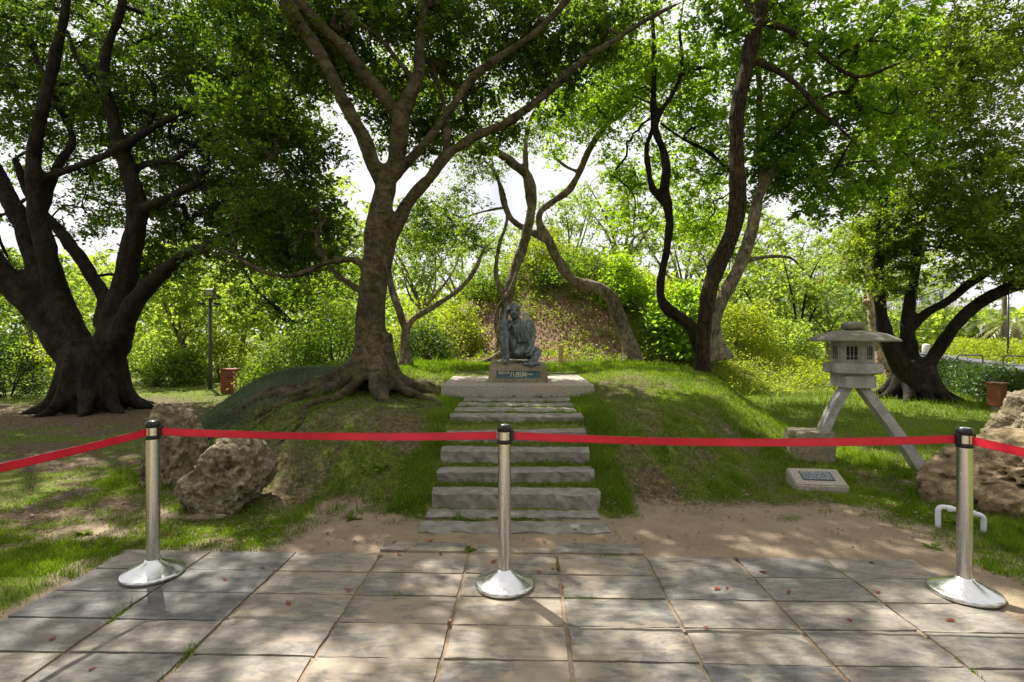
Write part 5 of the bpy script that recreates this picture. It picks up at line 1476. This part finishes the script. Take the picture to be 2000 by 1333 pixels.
def hedge(name, label, a, b, w, h, leaf, seed, n, L):
    r = np.random.default_rng(seed)
    a = np.array(a); b = np.array(b); d = b - a; ln = np.linalg.norm(d); d /= ln; s = np.array([-d[1], d[0]])
    root = empty(name, ((a[0] + b[0]) / 2, (a[1] + b[1]) / 2, 0), label, 'hedge')
    inv = Matrix.Translation(-Vector(root.location))
    t = r.uniform(0, ln, n); ang = r.uniform(0, math.pi, n); q = r.uniform(.55, 1.05, n)
    sq = 1 / np.maximum(np.abs(np.cos(ang)), np.abs(np.sin(ang))) ** .6
    bump = 0.8 + 0.4 * fbm2(t * 1.3, ang * .6, 1.0, 3, seed)
    ox = np.cos(ang) * w / 2 * q * sq * bump; oz = np.sin(ang) * h * q * np.minimum(sq, 1.15) * bump
    p = np.stack([a[0] + d[0] * t + s[0] * ox, a[1] + d[1] * t + s[1] * ox, np.maximum(oz, .02)], -1) + r.normal(0, .03, (n, 3))
    o = obj('foliage', leaves_mesh('hedge', p, L, L * .55, r, .5, 0, np.clip(r.beta(1.6, 2.2, n) + (fbm2(t, ang, 2, 2, seed + 4) - .5) * .6, 0, 1)), M[leaf])
    o.parent = root; o.matrix_parent_inverse = inv; o['kind'] = 'stuff'
    T = Tubes()
    for x in np.arange(.2, ln, .35):
        c = a + d * x; T.add(smooth_path([np.array([c[0], c[1], -.05, .016]), np.array([c[0] + r.normal(0, .05), c[1], h * .4, .012]), np.array([c[0] + r.normal(0, .1), c[1] + r.normal(0, .1), h * .8, .006])], 3), 5)
    o = obj('stems', T.mesh('stems'), M['bark_dark']); o.parent = root; o.matrix_parent_inverse = inv; o['kind'] = 'stuff'
hedge('dark_hedge', 'dark trimmed hedge on the near side of the road', (9.9, 9.6), (13.6, 17.6), 1.1, 0.72, 'leaf_dark', 131, 20000, 0.07)
hedge('bright_hedge', 'bright yellow-green hedge on the far side of the road', (23.2, 22.5), (33, 42), 1.6, 1.1, 'leaf_azalea', 132, 15000, 0.13)
hedge('low_hedge', 'distant yellow-green hedge end beside the litter bin', (29.5, 42.5), (33, 42), 1.4, 1.0, 'leaf_azalea', 133, 3000, 0.13)

# ------------------------------------------------------------------ undergrowth, litter, grass (uncountable)
rg = np.random.default_rng(55)
def hill_points(n):
    x = rg.uniform(-8, 13.5, n); y = rg.uniform(11.7, 25, n)
    k = is_hill(x, y) > .35
    return x[k], y[k]
# plants: thick on the crest and the right flank, thin over the litter in the middle
x, y = hill_points(13000)
z = height(x, y)
dens = np.clip(0.45 + 0.9 * ss(2.0, 3.2, z + (fbm2(x, y, .8, 3, 61) - .5) * 2.2) + 1.0 * ss(3.0, 4.2, x) + .5 * ss(1.8, 3.5, x) * ss(.48, .6, fbm2(x, y, .9, 3, 63)), 0, 1)
dens *= np.where((x < 2.0) & (z < 2.5), np.clip(ss(.40, .58, fbm2(x, y, 1.3, 3, 64)) * .9 + .14 + .7 * ss(.5, 1.8, x), 0, 1), 1)
keep = rg.random(len(x)) < dens
x, y, z = x[keep], y[keep], z[keep]
nl = 18
hh = np.clip(rg.normal(.24, .08, len(x)), .08, .5) * np.where(x > 1.0, 1.35, 1)
pi = np.repeat(np.arange(len(x)), nl)
off = rg.normal(size=(len(pi), 3)); off /= np.linalg.norm(off, axis=1)[:, None]
off *= (rg.uniform(.2, 1, len(pi)) ** .5)[:, None]
pos = np.stack([x[pi] + off[:, 0] * .20, y[pi] + off[:, 1] * .20, z[pi] + np.abs(off[:, 2]) * hh[pi]], -1)
yel = np.clip(ss(3.0, 5.5, x) + .35, 0, 1)[pi]
tone = np.clip(rg.beta(1.8, 2.0, len(pi)) * .7 + rg.normal(.1, .12, len(x))[pi], 0, 1)
sel = rg.random(len(pi)) < yel
o = obj('undergrowth', leaves_mesh('undergrowth', pos[~sel], .078, .042, rg, .6, 0, tone[~sel]), M['leaf_bush'])
tag(o, 'low green undergrowth over the knoll behind the statue', 'undergrowth', kind='stuff')
o = obj('azalea_undergrowth', leaves_mesh('azalea_undergrowth', pos[sel], .070, .036, rg, .6, 0, np.clip(tone[sel] + .1, 0, 1)), M['leaf_azalea'])
tag(o, 'yellow-green azalea cover on the right flank of the knoll', 'undergrowth', kind='stuff')
x, y = hill_points(70000)
z = height(x, y)
k = (z < 3.4) & (x < 4.0) & (y < 19)
x, y, z = x[k], y[k], z[k]
pos = np.stack([x, y, z + rg.uniform(.005, .03, len(x))], -1)
o = obj('leaf_litter', leaves_mesh('leaf_litter', pos, .075, .036, rg, 1.6, 0), M['litter'])
tag(o, 'dry pinkish leaf litter on the slope behind the statue', 'leaf litter', kind='stuff')

BLOCK = []
for (Y, zt, u0, u1, d, h) in STEP:
    BLOCK.append(((u0 - 1000) / F * Y - .02, (u1 - 1000) / F * Y + .02, Y - .01, Y + d + .01))
BLOCK.append((-.98, 1.14, 7.28, 9.68))
def blocked(x, y):
    b = np.zeros(len(x), bool)
    for x0, x1, y0, y1 in BLOCK: b |= (x > x0) & (x < x1) & (y > y0) & (y < y1)
    rr, ff = pav_rf(x, y)
    b |= (rr > PAV_R0 - .01) & (rr < PAV_R1 + .01) & (ff < PAV_F1 + .0)
    return b
def grass_mesh(name, x, y, hgt, wid, r, bend=.5, cap=None):
    z = height(x, y); n = len(x)
    a = r.uniform(0, 2 * math.pi, n); dx, dy = np.cos(a), np.sin(a)
    b = r.uniform(0, 2 * math.pi, n); bl = r.uniform(.1, bend, n) * hgt
    v = np.empty((n, 3, 3))
    v[:, 0] = np.stack([x - dx * wid, y - dy * wid, z - .004], -1)
    v[:, 1] = np.stack([x + dx * wid, y + dy * wid, z - .004], -1)
    v[:, 2] = np.stack([x + np.cos(b) * bl * 1.6, y + np.sin(b) * bl * 1.6, z + hgt], -1)
    me = mesh_np(name, v.reshape(-1, 3), np.arange(n * 3).reshape(-1, 3), smooth=False)
    t = np.clip(r.beta(2, 2, n) * .8 + (fbm2(x, y, 1.6, 3, 71) - .5) * .9, 0, 1)
    attr(me, 'rnd', np.repeat(t, 3))
    return me
def scatter(n, x0, x1, y0, y1, bias=True):
    u = rg.uniform(0, 1, n)
    y = 1 / (1 / y0 + (1 / y1 - 1 / y0) * u) if bias else y0 + (y1 - y0) * u       # denser near the viewer
    x = rg.uniform(x0, x1, n)
    return x, y
xs_, ys_ = [], []
for (n, x0, x1, y0, y1) in ((430000, -4.3, 4.3, 3.3, 12.4), (110000, -12, -2.6, 2.2, 15), (150000, 2.5, 11, 2.2, 14)):
    a, b = scatter(n, x0, x1, y0, y1); xs_.append(a); ys_.append(b)
x = np.concatenate(xs_); y = np.concatenate(ys_)
vis = np.abs(x) < y * 1.02 + .4
x, y = x[vis], y[vis]
g = grass_cover(x, y) * (1 - is_hill(x, y)) * ~blocked(x, y)
mond = ss(-2.6, -3.2, x + (fbm2(x, y, 1.2, 3, 81) - .5) * 1.2) * ss(5.6, 6.6, y) * ss(9.8, 9, y) * ss(.03, .12, height(x, y))
keep = (rg.random(len(x)) < np.clip(g * 1.1 - .05, 0, 1)) & (mond < .5)
xg, yg = x[keep], y[keep]
jx, jy = [], []
for _ in range(9):
    kk = rg.integers(-4, 6); f0 = rg.uniform(2.3, 3.7); n_ = rg.integers(15, 60)
    if rg.random() < .7: a_ = -0.40 + .6 * kk + rg.normal(0, .006, n_); b_ = f0 + rg.normal(0, .05, n_)
    else: a_ = -0.40 + .6 * (kk + rg.random()) + rg.normal(0, .06, n_); b_ = 3.655 - .2945 * rg.integers(0, 5) + rg.normal(0, .003, n_)
    jx.append(a_ * PR[0] + b_ * PF[0]); jy.append(a_ * PR[1] + b_ * PF[1])
xg = np.concatenate([xg] + jx); yg = np.concatenate([yg] + jy)
hg = rg.uniform(.014, .034, len(xg)) * (0.7 + .8 * fbm2(xg, yg, 2.3, 3, 83)) * (1 + .9 * ss(3.2, 4.2, xg) + .6 * ss(9.2, 10, yg)) * (1 + 1.0 * ss(.60, .75, fbm2(xg, yg, 4.0, 2, 84)))
hg = hg * (1 + 1.3 * ss(.58, .72, fbm2(xg, yg, 9.0, 2, 87)))
hg = hg * (1 + .8 * ss(.3, .1, np.abs(np.abs(xg - .02) - .86)) * ss(4.3, 4.6, yg) * ss(7.6, 7, yg))
o = obj('grass', grass_mesh('grass', xg, yg, hg, .0026 + .0011 * (yg - 4).clip(0) * .5, rg), M['grass'])
tag(o, 'short patchy green grass over the mound and lawns', 'grass', kind='stuff')
xm, ym = scatter(80000, -6.2, -2.6, 5.6, 9.8, False)
mond = ss(-2.6, -3.2, xm + (fbm2(xm, ym, 1.2, 3, 81) - .5) * 1.2) * ss(5.6, 6.6, ym) * ss(9.8, 9, ym) * ss(.03, .12, height(xm, ym))
k = rg.random(len(xm)) < mond
xm, ym = xm[k], ym[k]
o = obj('ground_cover', grass_mesh('ground_cover', xm, ym, rg.uniform(.03, .07, len(xm)), .007, rg, .9), M['mondo'])
tag(o, 'dark bluish ground cover on the left flank of the mound', 'ground cover', kind='stuff')

# leaf scraps in the grass too small to tell apart
x, y = scatter(20000, -5.5, 5.5, 3.7, 11)
k = ~blocked(x, y) & (np.abs(x) < y) & (rg.random(len(x)) < np.clip(grass_cover(x, y) + .12, 0, 1))
x, y = x[k], y[k]
o = obj('leaf_scraps', leaves_mesh('leaf_scraps', np.stack([x, y, height(x, y) + .018], -1), .03, .015, rg, 2.0, 0), M['litter'])
tag(o, 'tiny dry leaf scraps scattered in the grass', 'leaf litter', kind='stuff')

# fallen red leaves one can pick out
def fallen_mesh(k):
    r = np.random.default_rng(900 + k)
    t = np.linspace(0, 1, 6); w = np.sin(np.pi * t ** .8) * .5
    cur = r.uniform(.2, .9)
    v = []
    for i in range(6):
        zc = .18 * cur * (2 * t[i] - 1) ** 2
        for s in (-1, 0, 1): v.append(((t[i] - .5), s * w[i] * .46, zc + .22 * cur * abs(s) * w[i]))
    f = []
    for i in range(5):
        for s in (0, 1): f.append([i * 3 + s, i * 3 + s + 1, i * 3 + 4 + s, i * 3 + 3 + s])
    me = mesh_np('fallen_leaf', np.array(v), f)
    attr(me, 'rnd', np.full(len(v), r.random()))
    me.materials.append(M['red_leaf'])
    return me
fm = [fallen_mesh(k) for k in range(6)]
spots = [(181, 1307), (103, 1249), (440, 1133), (513, 1110), (563, 1180), (680, 1155), (742, 1088), (905, 1018), (1052, 1118), (1090, 1110), (1097, 1144), (878, 1219), (1158, 982), (1063, 1060), (1080, 1112), (965, 1098), (860, 1083), (780, 1085),
         (1437, 1092), (1452, 1018), (1535, 1055), (1558, 1035), (1650, 1010), (1680, 1072), (1703, 1100), (1738, 1060), (1660, 1213), (1715, 1158), (1540, 1158), (1380, 1228), (1490, 1118), (1400, 1152), (1855, 1213), (1420, 1150), (1240, 1055), (1180, 1058), (1205, 1060),
         (840, 1060), (905, 1050), (770, 1062), (640, 1045), (600, 1000), (575, 985), (545, 1010), (450, 1058), (430, 1062), (400, 1070), (330, 1050), (300, 1040), (250, 1020), (240, 985), (265, 1000), (120, 1060), (60, 1010), (70, 1120), (160, 1100), (690, 960), (720, 930), (660, 900), (1250, 940), (1350, 960), (1320, 1000), (1420, 990), (1500, 1000), (1480, 960), (1570, 985), (1620, 975), (1750, 990), (1240, 880), (1300, 905)]
for i, (u, v) in enumerate(spots):
    lo, hi = 2.0, 9.0
    for _ in range(40):
        m_ = (lo + hi) / 2; xx = (u - 1000) / F * m_
        if H - (v - V0) / F * m_ > max(gz(xx, m_), 0.0) : lo = m_
        else: hi = m_
    xx = (u - 1000) / F * lo
    rr0, ff0 = pav_rf(xx, lo)
    zz = 0.004 if (PAV_R0 < rr0 < PAV_R1 and ff0 < PAV_F1) else gz(xx, lo) + .012
    o = bpy.data.objects.new('fallen_leaf', fm[i % 6])
    s = random.uniform(.036, .06)
    o.location = (xx, lo, zz); o.scale = (s, s, s)
    o.rotation_euler = (random.gauss(0, .15), random.gauss(0, .15), random.uniform(0, 6.28))
    link(o)
    if zz == 0.004: tag(o, 'small dry reddish leaf lying on the slate paving', 'leaf', 'red leaves on the paving')
    elif float(grass_cover(np.array([xx]), np.array([lo]))[0]) < .35: tag(o, 'small dry reddish leaf lying on the bare sandy soil', 'leaf', 'red leaves on the bare soil')
    else: tag(o, 'small dry reddish leaf lying in the short grass', 'leaf', 'red leaves in the grass')

# little broad-leaved weeds
def weed(u, v, label, seed, s=.07, n=14):
    r = np.random.default_rng(seed)
    Y = F * H / (v - V0); x = (u - 1000) / F * Y
    for _ in range(6):
        z = gz(x, Y); Y = F * (H - z) / (v - V0); x = (u - 1000) / F * Y
    root = empty('weed', (x, Y, gz(x, Y)), label, 'weed', 'weeds in the grass')
    for i in range(n):
        a = r.uniform(0, 6.28); L = s * r.uniform(.6, 1.3); el = r.uniform(.2, 1.0)
        d = np.array([math.cos(a) * math.cos(el), math.sin(a) * math.cos(el), math.sin(el)]); sd = np.array([-math.sin(a), math.cos(a), 0])
        vv = []
        for t, w in ((0, .03), (.35, .16), (.7, .2), (1, .02)):
            c = d * L * t - np.array([0, 0, L * .35 * t * t]); vv += [c - sd * w * L, c + sd * w * L]
        me = mesh_np('leaf', np.array(vv), [[0, 1, 3, 2], [2, 3, 5, 4], [4, 5, 7, 6]])
        attr(me, 'rnd', np.full(8, r.uniform(.2, .9))); obj('leaf', me, M['grass'], root)
weed(1130, 1036, 'leafy weed growing on the lowest stone step', 1, .06)
weed(340, 950, 'pale rosette weed between the two left rocks', 2, .11, 10)
weed(917, 1076, 'weed tuft in the paving joint left of the middle post', 3, .05)
weed(690, 1014, 'weed clump at the edge of the bare soil left of the steps', 4, .08)
weed(745, 965, 'weed on the slope left of the lower steps', 5, .09)
weed(1822, 1070, 'weed on the soil left of the right barrier post', 6, .07)
weed(165, 1045, 'leafy weed in the grass left of the left post', 7, .075, 18)
weed(1880, 1030, 'weed under the white pipe loop', 8, .12)

# ------------------------------------------------------------------ left background: floodlight pole, cabinet
fp = P(411, 762, 14.2); fp[2] = gz(fp[0], fp[1])
fl = empty('floodlight_pole', tuple(fp), 'slim grey pole with a floodlight in the left background', 'lamp')
T = Tubes(); T.add(np.array([[0, 0, -.05, .055], [0, 0, 1.2, .05], [0, 0, 2.42, .045]]), 12, cap=True); obj('pole', T.mesh('pole'), M['pole_grey'], fl)
bm = bmesh.new(); bm_box(bm, (0, 0, 2.42), (0.30, .05, .03)); bm_box(bm, (0, 0, 2.22), (.44, .04, .03)); bm_obj('bracket', bm, M['pole_grey'], fl)
bm = bmesh.new(); bm_box(bm, (0.02, -.02, 2.58), (.24, .14, .20), Matrix.Rotation(R(12), 4, 'X'), bevel=.015); hdl = bm_obj('floodlight', bm, M['pole_grey'], fl)
bm = bmesh.new(); bm_box(bm, (0.02, -.098, 2.575), (.20, .01, .15), Matrix.Rotation(R(12), 4, 'X')); bm_obj('lens', bm, M['lamp_glass'], hdl)
for s in (-1, 1):
    bm = bmesh.new(); bm_box(bm, (s * .2, -.03, 2.28), (.14, .12, .05), Matrix.Rotation(R(-10), 4, 'X'), bevel=.01); bm_obj('side_lamp', bm, M['black_plastic'], fl)
T = Tubes(); T.add(np.array([[-.16, .3, 0, .05], [-.16, .3, .42, .05]]), 10, cap=True); obj('stub_post', T.mesh('s'), M['brown_paint'], fl)
cb = P(449, 752, 13.4)
cab = empty('cabinet', (cb[0], 13.4, gz(cb[0], 13.4)), 'reddish brown cabinet half hidden by the bush at left', 'cabinet')
bm = bmesh.new(); bm_box(bm, (0, 0, .28), (.34, .26, .60), bevel=.01); bm_obj('body', bm, M['brown_paint'], cab)
bm = bmesh.new(); bm_box(bm, (0, -.01, .595), (.38, .30, .03), bevel=.006); bm_obj('lid', bm, M['brown_paint'], cab)
bm = bmesh.new(); bm_box(bm, (0.05, -.137, .40), (.12, .012, .02)); bm_obj('handle', bm, M['dark_fitting_and_shade'], cab)

# ------------------------------------------------------------------ right background: road, hoops, box, palms, wall, houses
rd = [(13.2, 9.0), (14.6, 15.5), (15.6, 19.5), (20, 27), (27.5, 38.5), (30, 44)]
rf = [(24.5, 9.0), (24.0, 19.0), (24.6, 24), (27.0, 29), (32.0, 39.5), (34, 44)]
v = []; f = []
pl = smooth_path([np.array([x_, y_, .02, 1]) for x_, y_ in rd], 6)[:, :3]; pr_ = smooth_path([np.array([x_, y_, .02, 1]) for x_, y_ in rf], 6)[:, :3]
for a, b in zip(pl, pr_):
    for t in np.linspace(0, 1, 9):
        q = a * (1 - t) + b * t; q[2] = max(height(np.array([q[0]]), np.array([q[1]]))[0], -.02) + 0.035; v.append(q)
for i in range(len(pl) - 1):
    for k in range(8): f.append([i * 9 + k, i * 9 + k + 1, i * 9 + 10 + k, i * 9 + 9 + k])
tag(obj('road', mesh_np('road', np.array(v), f), M['asphalt']), kind='structure')
r = random.Random(3)
for k in range(9):
    t = (k + .5) / 9; i = t * (len(pl) * .62 - 1); a = pl[int(i)] * (1 - i % 1) + pl[int(i) + 1] * (i % 1); b = pl[int(i) + 1] - pl[int(i)]
    bm = bmesh.new(); bm_box(bm, (0, 0, .10), (.34, 1.15, .26), bevel=.02)
    o = bm_obj('kerb_stone', bm, M['kerb']); o.location = (a[0] - .15, a[1], 0.02); o.rotation_euler = (0, 0, math.atan2(-b[0], b[1]) + r.gauss(0, .03))
    tag(o, 'pale kerb stone in the row along the near road edge', 'kerb stone', 'kerb stones along the road')
for (u, v_, Y, lab) in ((1894, 712, 25.0, 'grey steel hoop rail on the road left of the lamp post'), (1986, 714, 24.0, 'grey steel hoop rail at the right edge of the road'), (1795, 713, 25.6, 'grey steel hoop rail seen behind the right banyan stem')):
    q = P(u, v_, Y)
    T = Tubes(); w = .5; h = .43
    T.add(smooth_path([np.array([-w, 0, 0, .035]), np.array([-w, 0, h - .13, .035]), np.array([-w + .05, 0, h - .03, .035]), np.array([-w + .16, 0, h, .035]), np.array([w - .16, 0, h, .035]), np.array([w - .05, 0, h - .03, .035]), np.array([w, 0, h - .13, .035]), np.array([w, 0, 0, .035])], 4), 10, cap=True)
    o = obj('hoop_rail', T.mesh('hoop'), M['pole_grey']); o.location = (q[0], Y, 0.03); o.rotation_euler = (0, 0, -.3)
    tag(o, lab, 'hoop rail', 'hoop rails on the road')
q = P(1809, 690, 38)
bn = empty('litter_bin', (q[0], 38, .03), 'pale round litter bin by the far road edge', 'bin')
vv, ff = lathe([(0, 0), (.21, 0), (.24, .05), (.24, .58), (.2, .66), (0, .7)], 20); obj('drum', mesh_np('drum', vv, ff), M['kerb'], bn)
for a in np.arange(0, 6.28, .52):
    bm = bmesh.new(); bm_box(bm, (math.cos(a) * .245, math.sin(a) * .245, .32), (.04, .02, .42), Matrix.Rotation(a + 1.57, 4, 'Z')); bm_obj('slat', bm, M['white_paint'], bn)
q = P(1947, 800, 10.3)
bx = empty('service_box', (q[0], 10.3, gz(q[0], 10.3)), 'orange-brown service box on a post before the dark hedge', 'box', rz=R(24))
bm = bmesh.new(); bm_box(bm, (0, 0, .31), (.24, .22, .42), bevel=.008); bd = bm_obj('housing', bm, M['orange_paint'], bx)
bm = bmesh.new(); bm_box(bm, (0, -.01, .535), (.28, .27, .03), bevel=.005); bm_obj('lid', bm, M['orange_paint'], bx)
bm = bmesh.new(); bm_box(bm, (-.08, -.114, .30), (.02, .012, .025)); bm_obj('latch', bm, M['dark_fitting_and_shade'], bd)
bm = bmesh.new(); bm_box(bm, (0, 0, .05), (.12, .12, .14)); bm_obj('footing', bm, M['pebble_concrete'], bx)
q = P(1969, 690, 26)
lp = empty('lamp_post', (q[0], 26, 0), 'thin dark lamp post before the bright hedge at right', 'lamp')
T = Tubes(); T.add(np.array([[0, 0, 0, .075], [0, 0, .4, .05], [0, 0, 3.6, .045]]), 10, cap=True); obj('pole', T.mesh('p'), M['black_plastic'], lp)
vv, ff = lathe([(0, 3.6), (.12, 3.62), (.16, 3.85), (.05, 4.0), (0, 4.02)], 16); obj('lantern_head', mesh_np('h', vv, ff), M['lamp_glass'], lp)

def palm(u, vtop, Y, label, seed, h0=0.0):
    r = np.random.default_rng(seed)
    x = (u - 1000) / F * Y; zt = H - (vtop - V0) / F * Y
    root = empty('palm_tree', (x, Y, 0), label, 'palm', 'palms by the retaining wall')
    pth = smooth_path([np.array([0, 0, 0, .30]), np.array([.03, 0, zt * .35, .33]), np.array([0, 0, zt * .7, .26]), np.array([.02, 0, zt, .17])], 7)
    pth[:, 3] *= 1 + .06 * np.sin(np.arange(len(pth)) * 2.6)
    T = Tubes(); T.add(pth, 12, cap=True); obj('trunk', T.mesh('t'), M['bark_grey'], root)
    for i in range(15):
        a = i * 2.4 + r.uniform(-.2, .2); L = r.uniform(1.6, 2.3); el = r.uniform(-.1, 1.15)
        t = np.linspace(0, 1, 14); dh = np.array([math.cos(a), math.sin(a)])
        cx = np.stack([dh[0] * L * t * math.cos(el * .6), dh[1] * L * t * math.cos(el * .6), L * (math.sin(el) * t - (.55 + .35 * math.cos(el)) * t * t)], -1) + np.array([0.02, 0, zt])
        sd = np.array([-dh[1], dh[0], 0]); vv, ff_ = [], []
        for j in range(1, 14):
            lw = .42 * math.sin(math.pi * min(1, t[j] * .9 + .08)) + .05
            tn = cx[j] - cx[j - 1]; tn /= np.linalg.norm(tn)
            for s in (-1, 1):
                for m_ in (0, .5):
                    b = cx[j] - tn * m_ * L / 14; e = b + sd * s * lw * .8 + tn * lw * .55 - np.array([0, 0, lw * r.uniform(.25, .6)])
                    n0 = len(vv); vv += [b - tn * .03, b + tn * .03, e]; ff_.append([n0, n0 + 1, n0 + 2])
        me = mesh_np('frond', np.array(vv), np.array(ff_), False); attr(me, 'rnd', np.full(len(vv), np.clip(r.normal(.35 + .4 * (el < .25), .15), 0, 1)))
        obj('frond', me, M['leaf_palm'], root)
for u, vt, Y, lab, s in ((1846, 608, 44, 'tall palm apart from the row, left of the leaning stem', 1), (1903, 632, 40, 'palm just right of the leaning banyan stem', 2), (1926, 630, 38, 'second palm right of the leaning banyan stem', 3), (1946, 622, 40, 'tallest pale-trunked palm in the right row', 4),
                         (1961, 634, 37, 'short palm left of the thin lamp post', 5), (1982, 632, 35, 'yellowed palm right of the thin lamp post', 6), (1890, 634, 46, 'small palm hidden at the back of the palm row', 7)):
    palm(u, vt, Y, lab, 700 + s)

wl_ = empty('retaining_wall', (42, 56, 0), 'dark stone retaining wall with a pale coping behind the palms', 'wall')
bm = bmesh.new(); bm_box(bm, (4, 0, 1.7), (46, .8, 4.0)); bm_obj('wall_face', bm, M['old_wall'], wl_)
bm = bmesh.new(); bm_box(bm, (4, -.05, 3.80), (46, 1.0, .22)); bm_obj('coping', bm, M['kerb'], wl_)
for x0 in (-8.2, -3.2, -16.5):
    T = Tubes(); T.add(np.array([[x0, -.55, 3.7, .13], [x0 + 1.0, -.75, .4, .13]]), 8, cap=True); obj('drain_pipe', T.mesh('dp'), M['white_paint'], wl_)
def house(name, label, x, y, z, w, d, h, mat, wins, roof=None):
    root = empty(name, (x, y, z), label, 'building')
    bm = bmesh.new(); bm_box(bm, (0, 0, h / 2), (w, d, h)); bm_obj('wall', bm, mat, root)
    bm = bmesh.new(); bm_box(bm, (0, 0, h + .12), (w + .5, d + .5, .24)); bm_obj('roof', bm, roof or M['kerb'], root)
    for (wx, wz, ww, wh) in wins:
        bm = bmesh.new()
        for s in (-1, 1): bm_box(bm, (wx + s * ww / 2, -d / 2 - .03, wz), (.10, .10, wh + .1))
        for s in (-1, 1): bm_box(bm, (wx, -d / 2 - .03, wz + s * wh / 2), (ww - .1, .09, .10))
        bm_box(bm, (wx, -d / 2 - .035, wz), (.08, .08, wh - .1))
        fr = bm_obj('window_frame', bm, M['white_paint'], root)
        bm = bmesh.new(); bm_box(bm, (wx, -d / 2 - .012, wz), (ww - .1, .03, wh - .1)); bm_obj('pane', bm, M['glass'], fr)
    return root
house('white_house', 'white house with tall windows above the retaining wall', 45.0, 63, 3.0, 9, 7, 5.2, M['house_white'], [(-1.6, 1.9, 1.5, 2.2), (0.4, 1.9, 1.5, 2.2), (2.6, 1.9, 1.2, 2.2)])
hb_ = house('blue_house', 'white and turquoise building above the wall behind bare branches', 38.0, 66, 3.0, 5.5, 6, 4.6, M['house_blue'], [(-1.4, 1.5, 1.2, 1.4)])
house('pale_building', 'pale grey-white annex left of the turquoise building', 33.2, 65, 2.6, 4.0, 6, 4.4, M['house_white'], [(0.3, 2.0, 1.6, 1.8)])
T = Tubes()
fence = empty('balustrade', (45, 57.5, 3.9), 'white balustrade in front of the white house', 'fence')
bm = bmesh.new(); bm_box(bm, (0, 0, 1.0), (8, .12, .10)); bm_obj('rail', bm, M['white_paint'], fence)
bm = bmesh.new(); bm_box(bm, (0, 0, .0), (8, .2, .12)); bm_obj('plinth', bm, M['roof_red'], fence)
bmesh_b = bmesh.new(); bm_box(bmesh_b, (0, 0, .5), (.09, .09, .95)); bal0 = bm_obj('baluster', bmesh_b, M['white_paint'], fence); bal0.location = (-3.9, 0, 0)
for k in range(1, 27):
    o = bpy.data.objects.new('baluster', bal0.data); link(o, fence); o.location = (-3.9 + k * .3, 0, 0)
rf2 = np.random.default_rng(99)
fr_ = empty('flowering_tree', (36.2, 60, 0), 'red-flowered treetop over the pale building', 'tree')
pp_ = in_ellipsoid(900, (0, 0, 7.2), (1.9, 1.0, .7), rf2)
o = obj('blossom', leaves_mesh('blossom', pp_, .22, .16, rf2), M['flower_red'], fr_); o['kind'] = 'stuff'
T = Tubes(); T.add(smooth_path([np.array([0, 0, 0, .16]), np.array([.2, 0, 3.4, .12]), np.array([0, 0, 6.8, .06])], 5), 8, cap=True); obj('trunk', T.mesh('t'), M['bark_grey'], fr_)
o = obj('crown', leaves_mesh('crown', in_ellipsoid(3500, (0, 0, 6.3), (2.2, 1.4, 1.0), rf2), .16, .08, rf2), M['leaf_far'], fr_); o['kind'] = 'stuff'
print('leaves', LEAF_TOTAL[0])
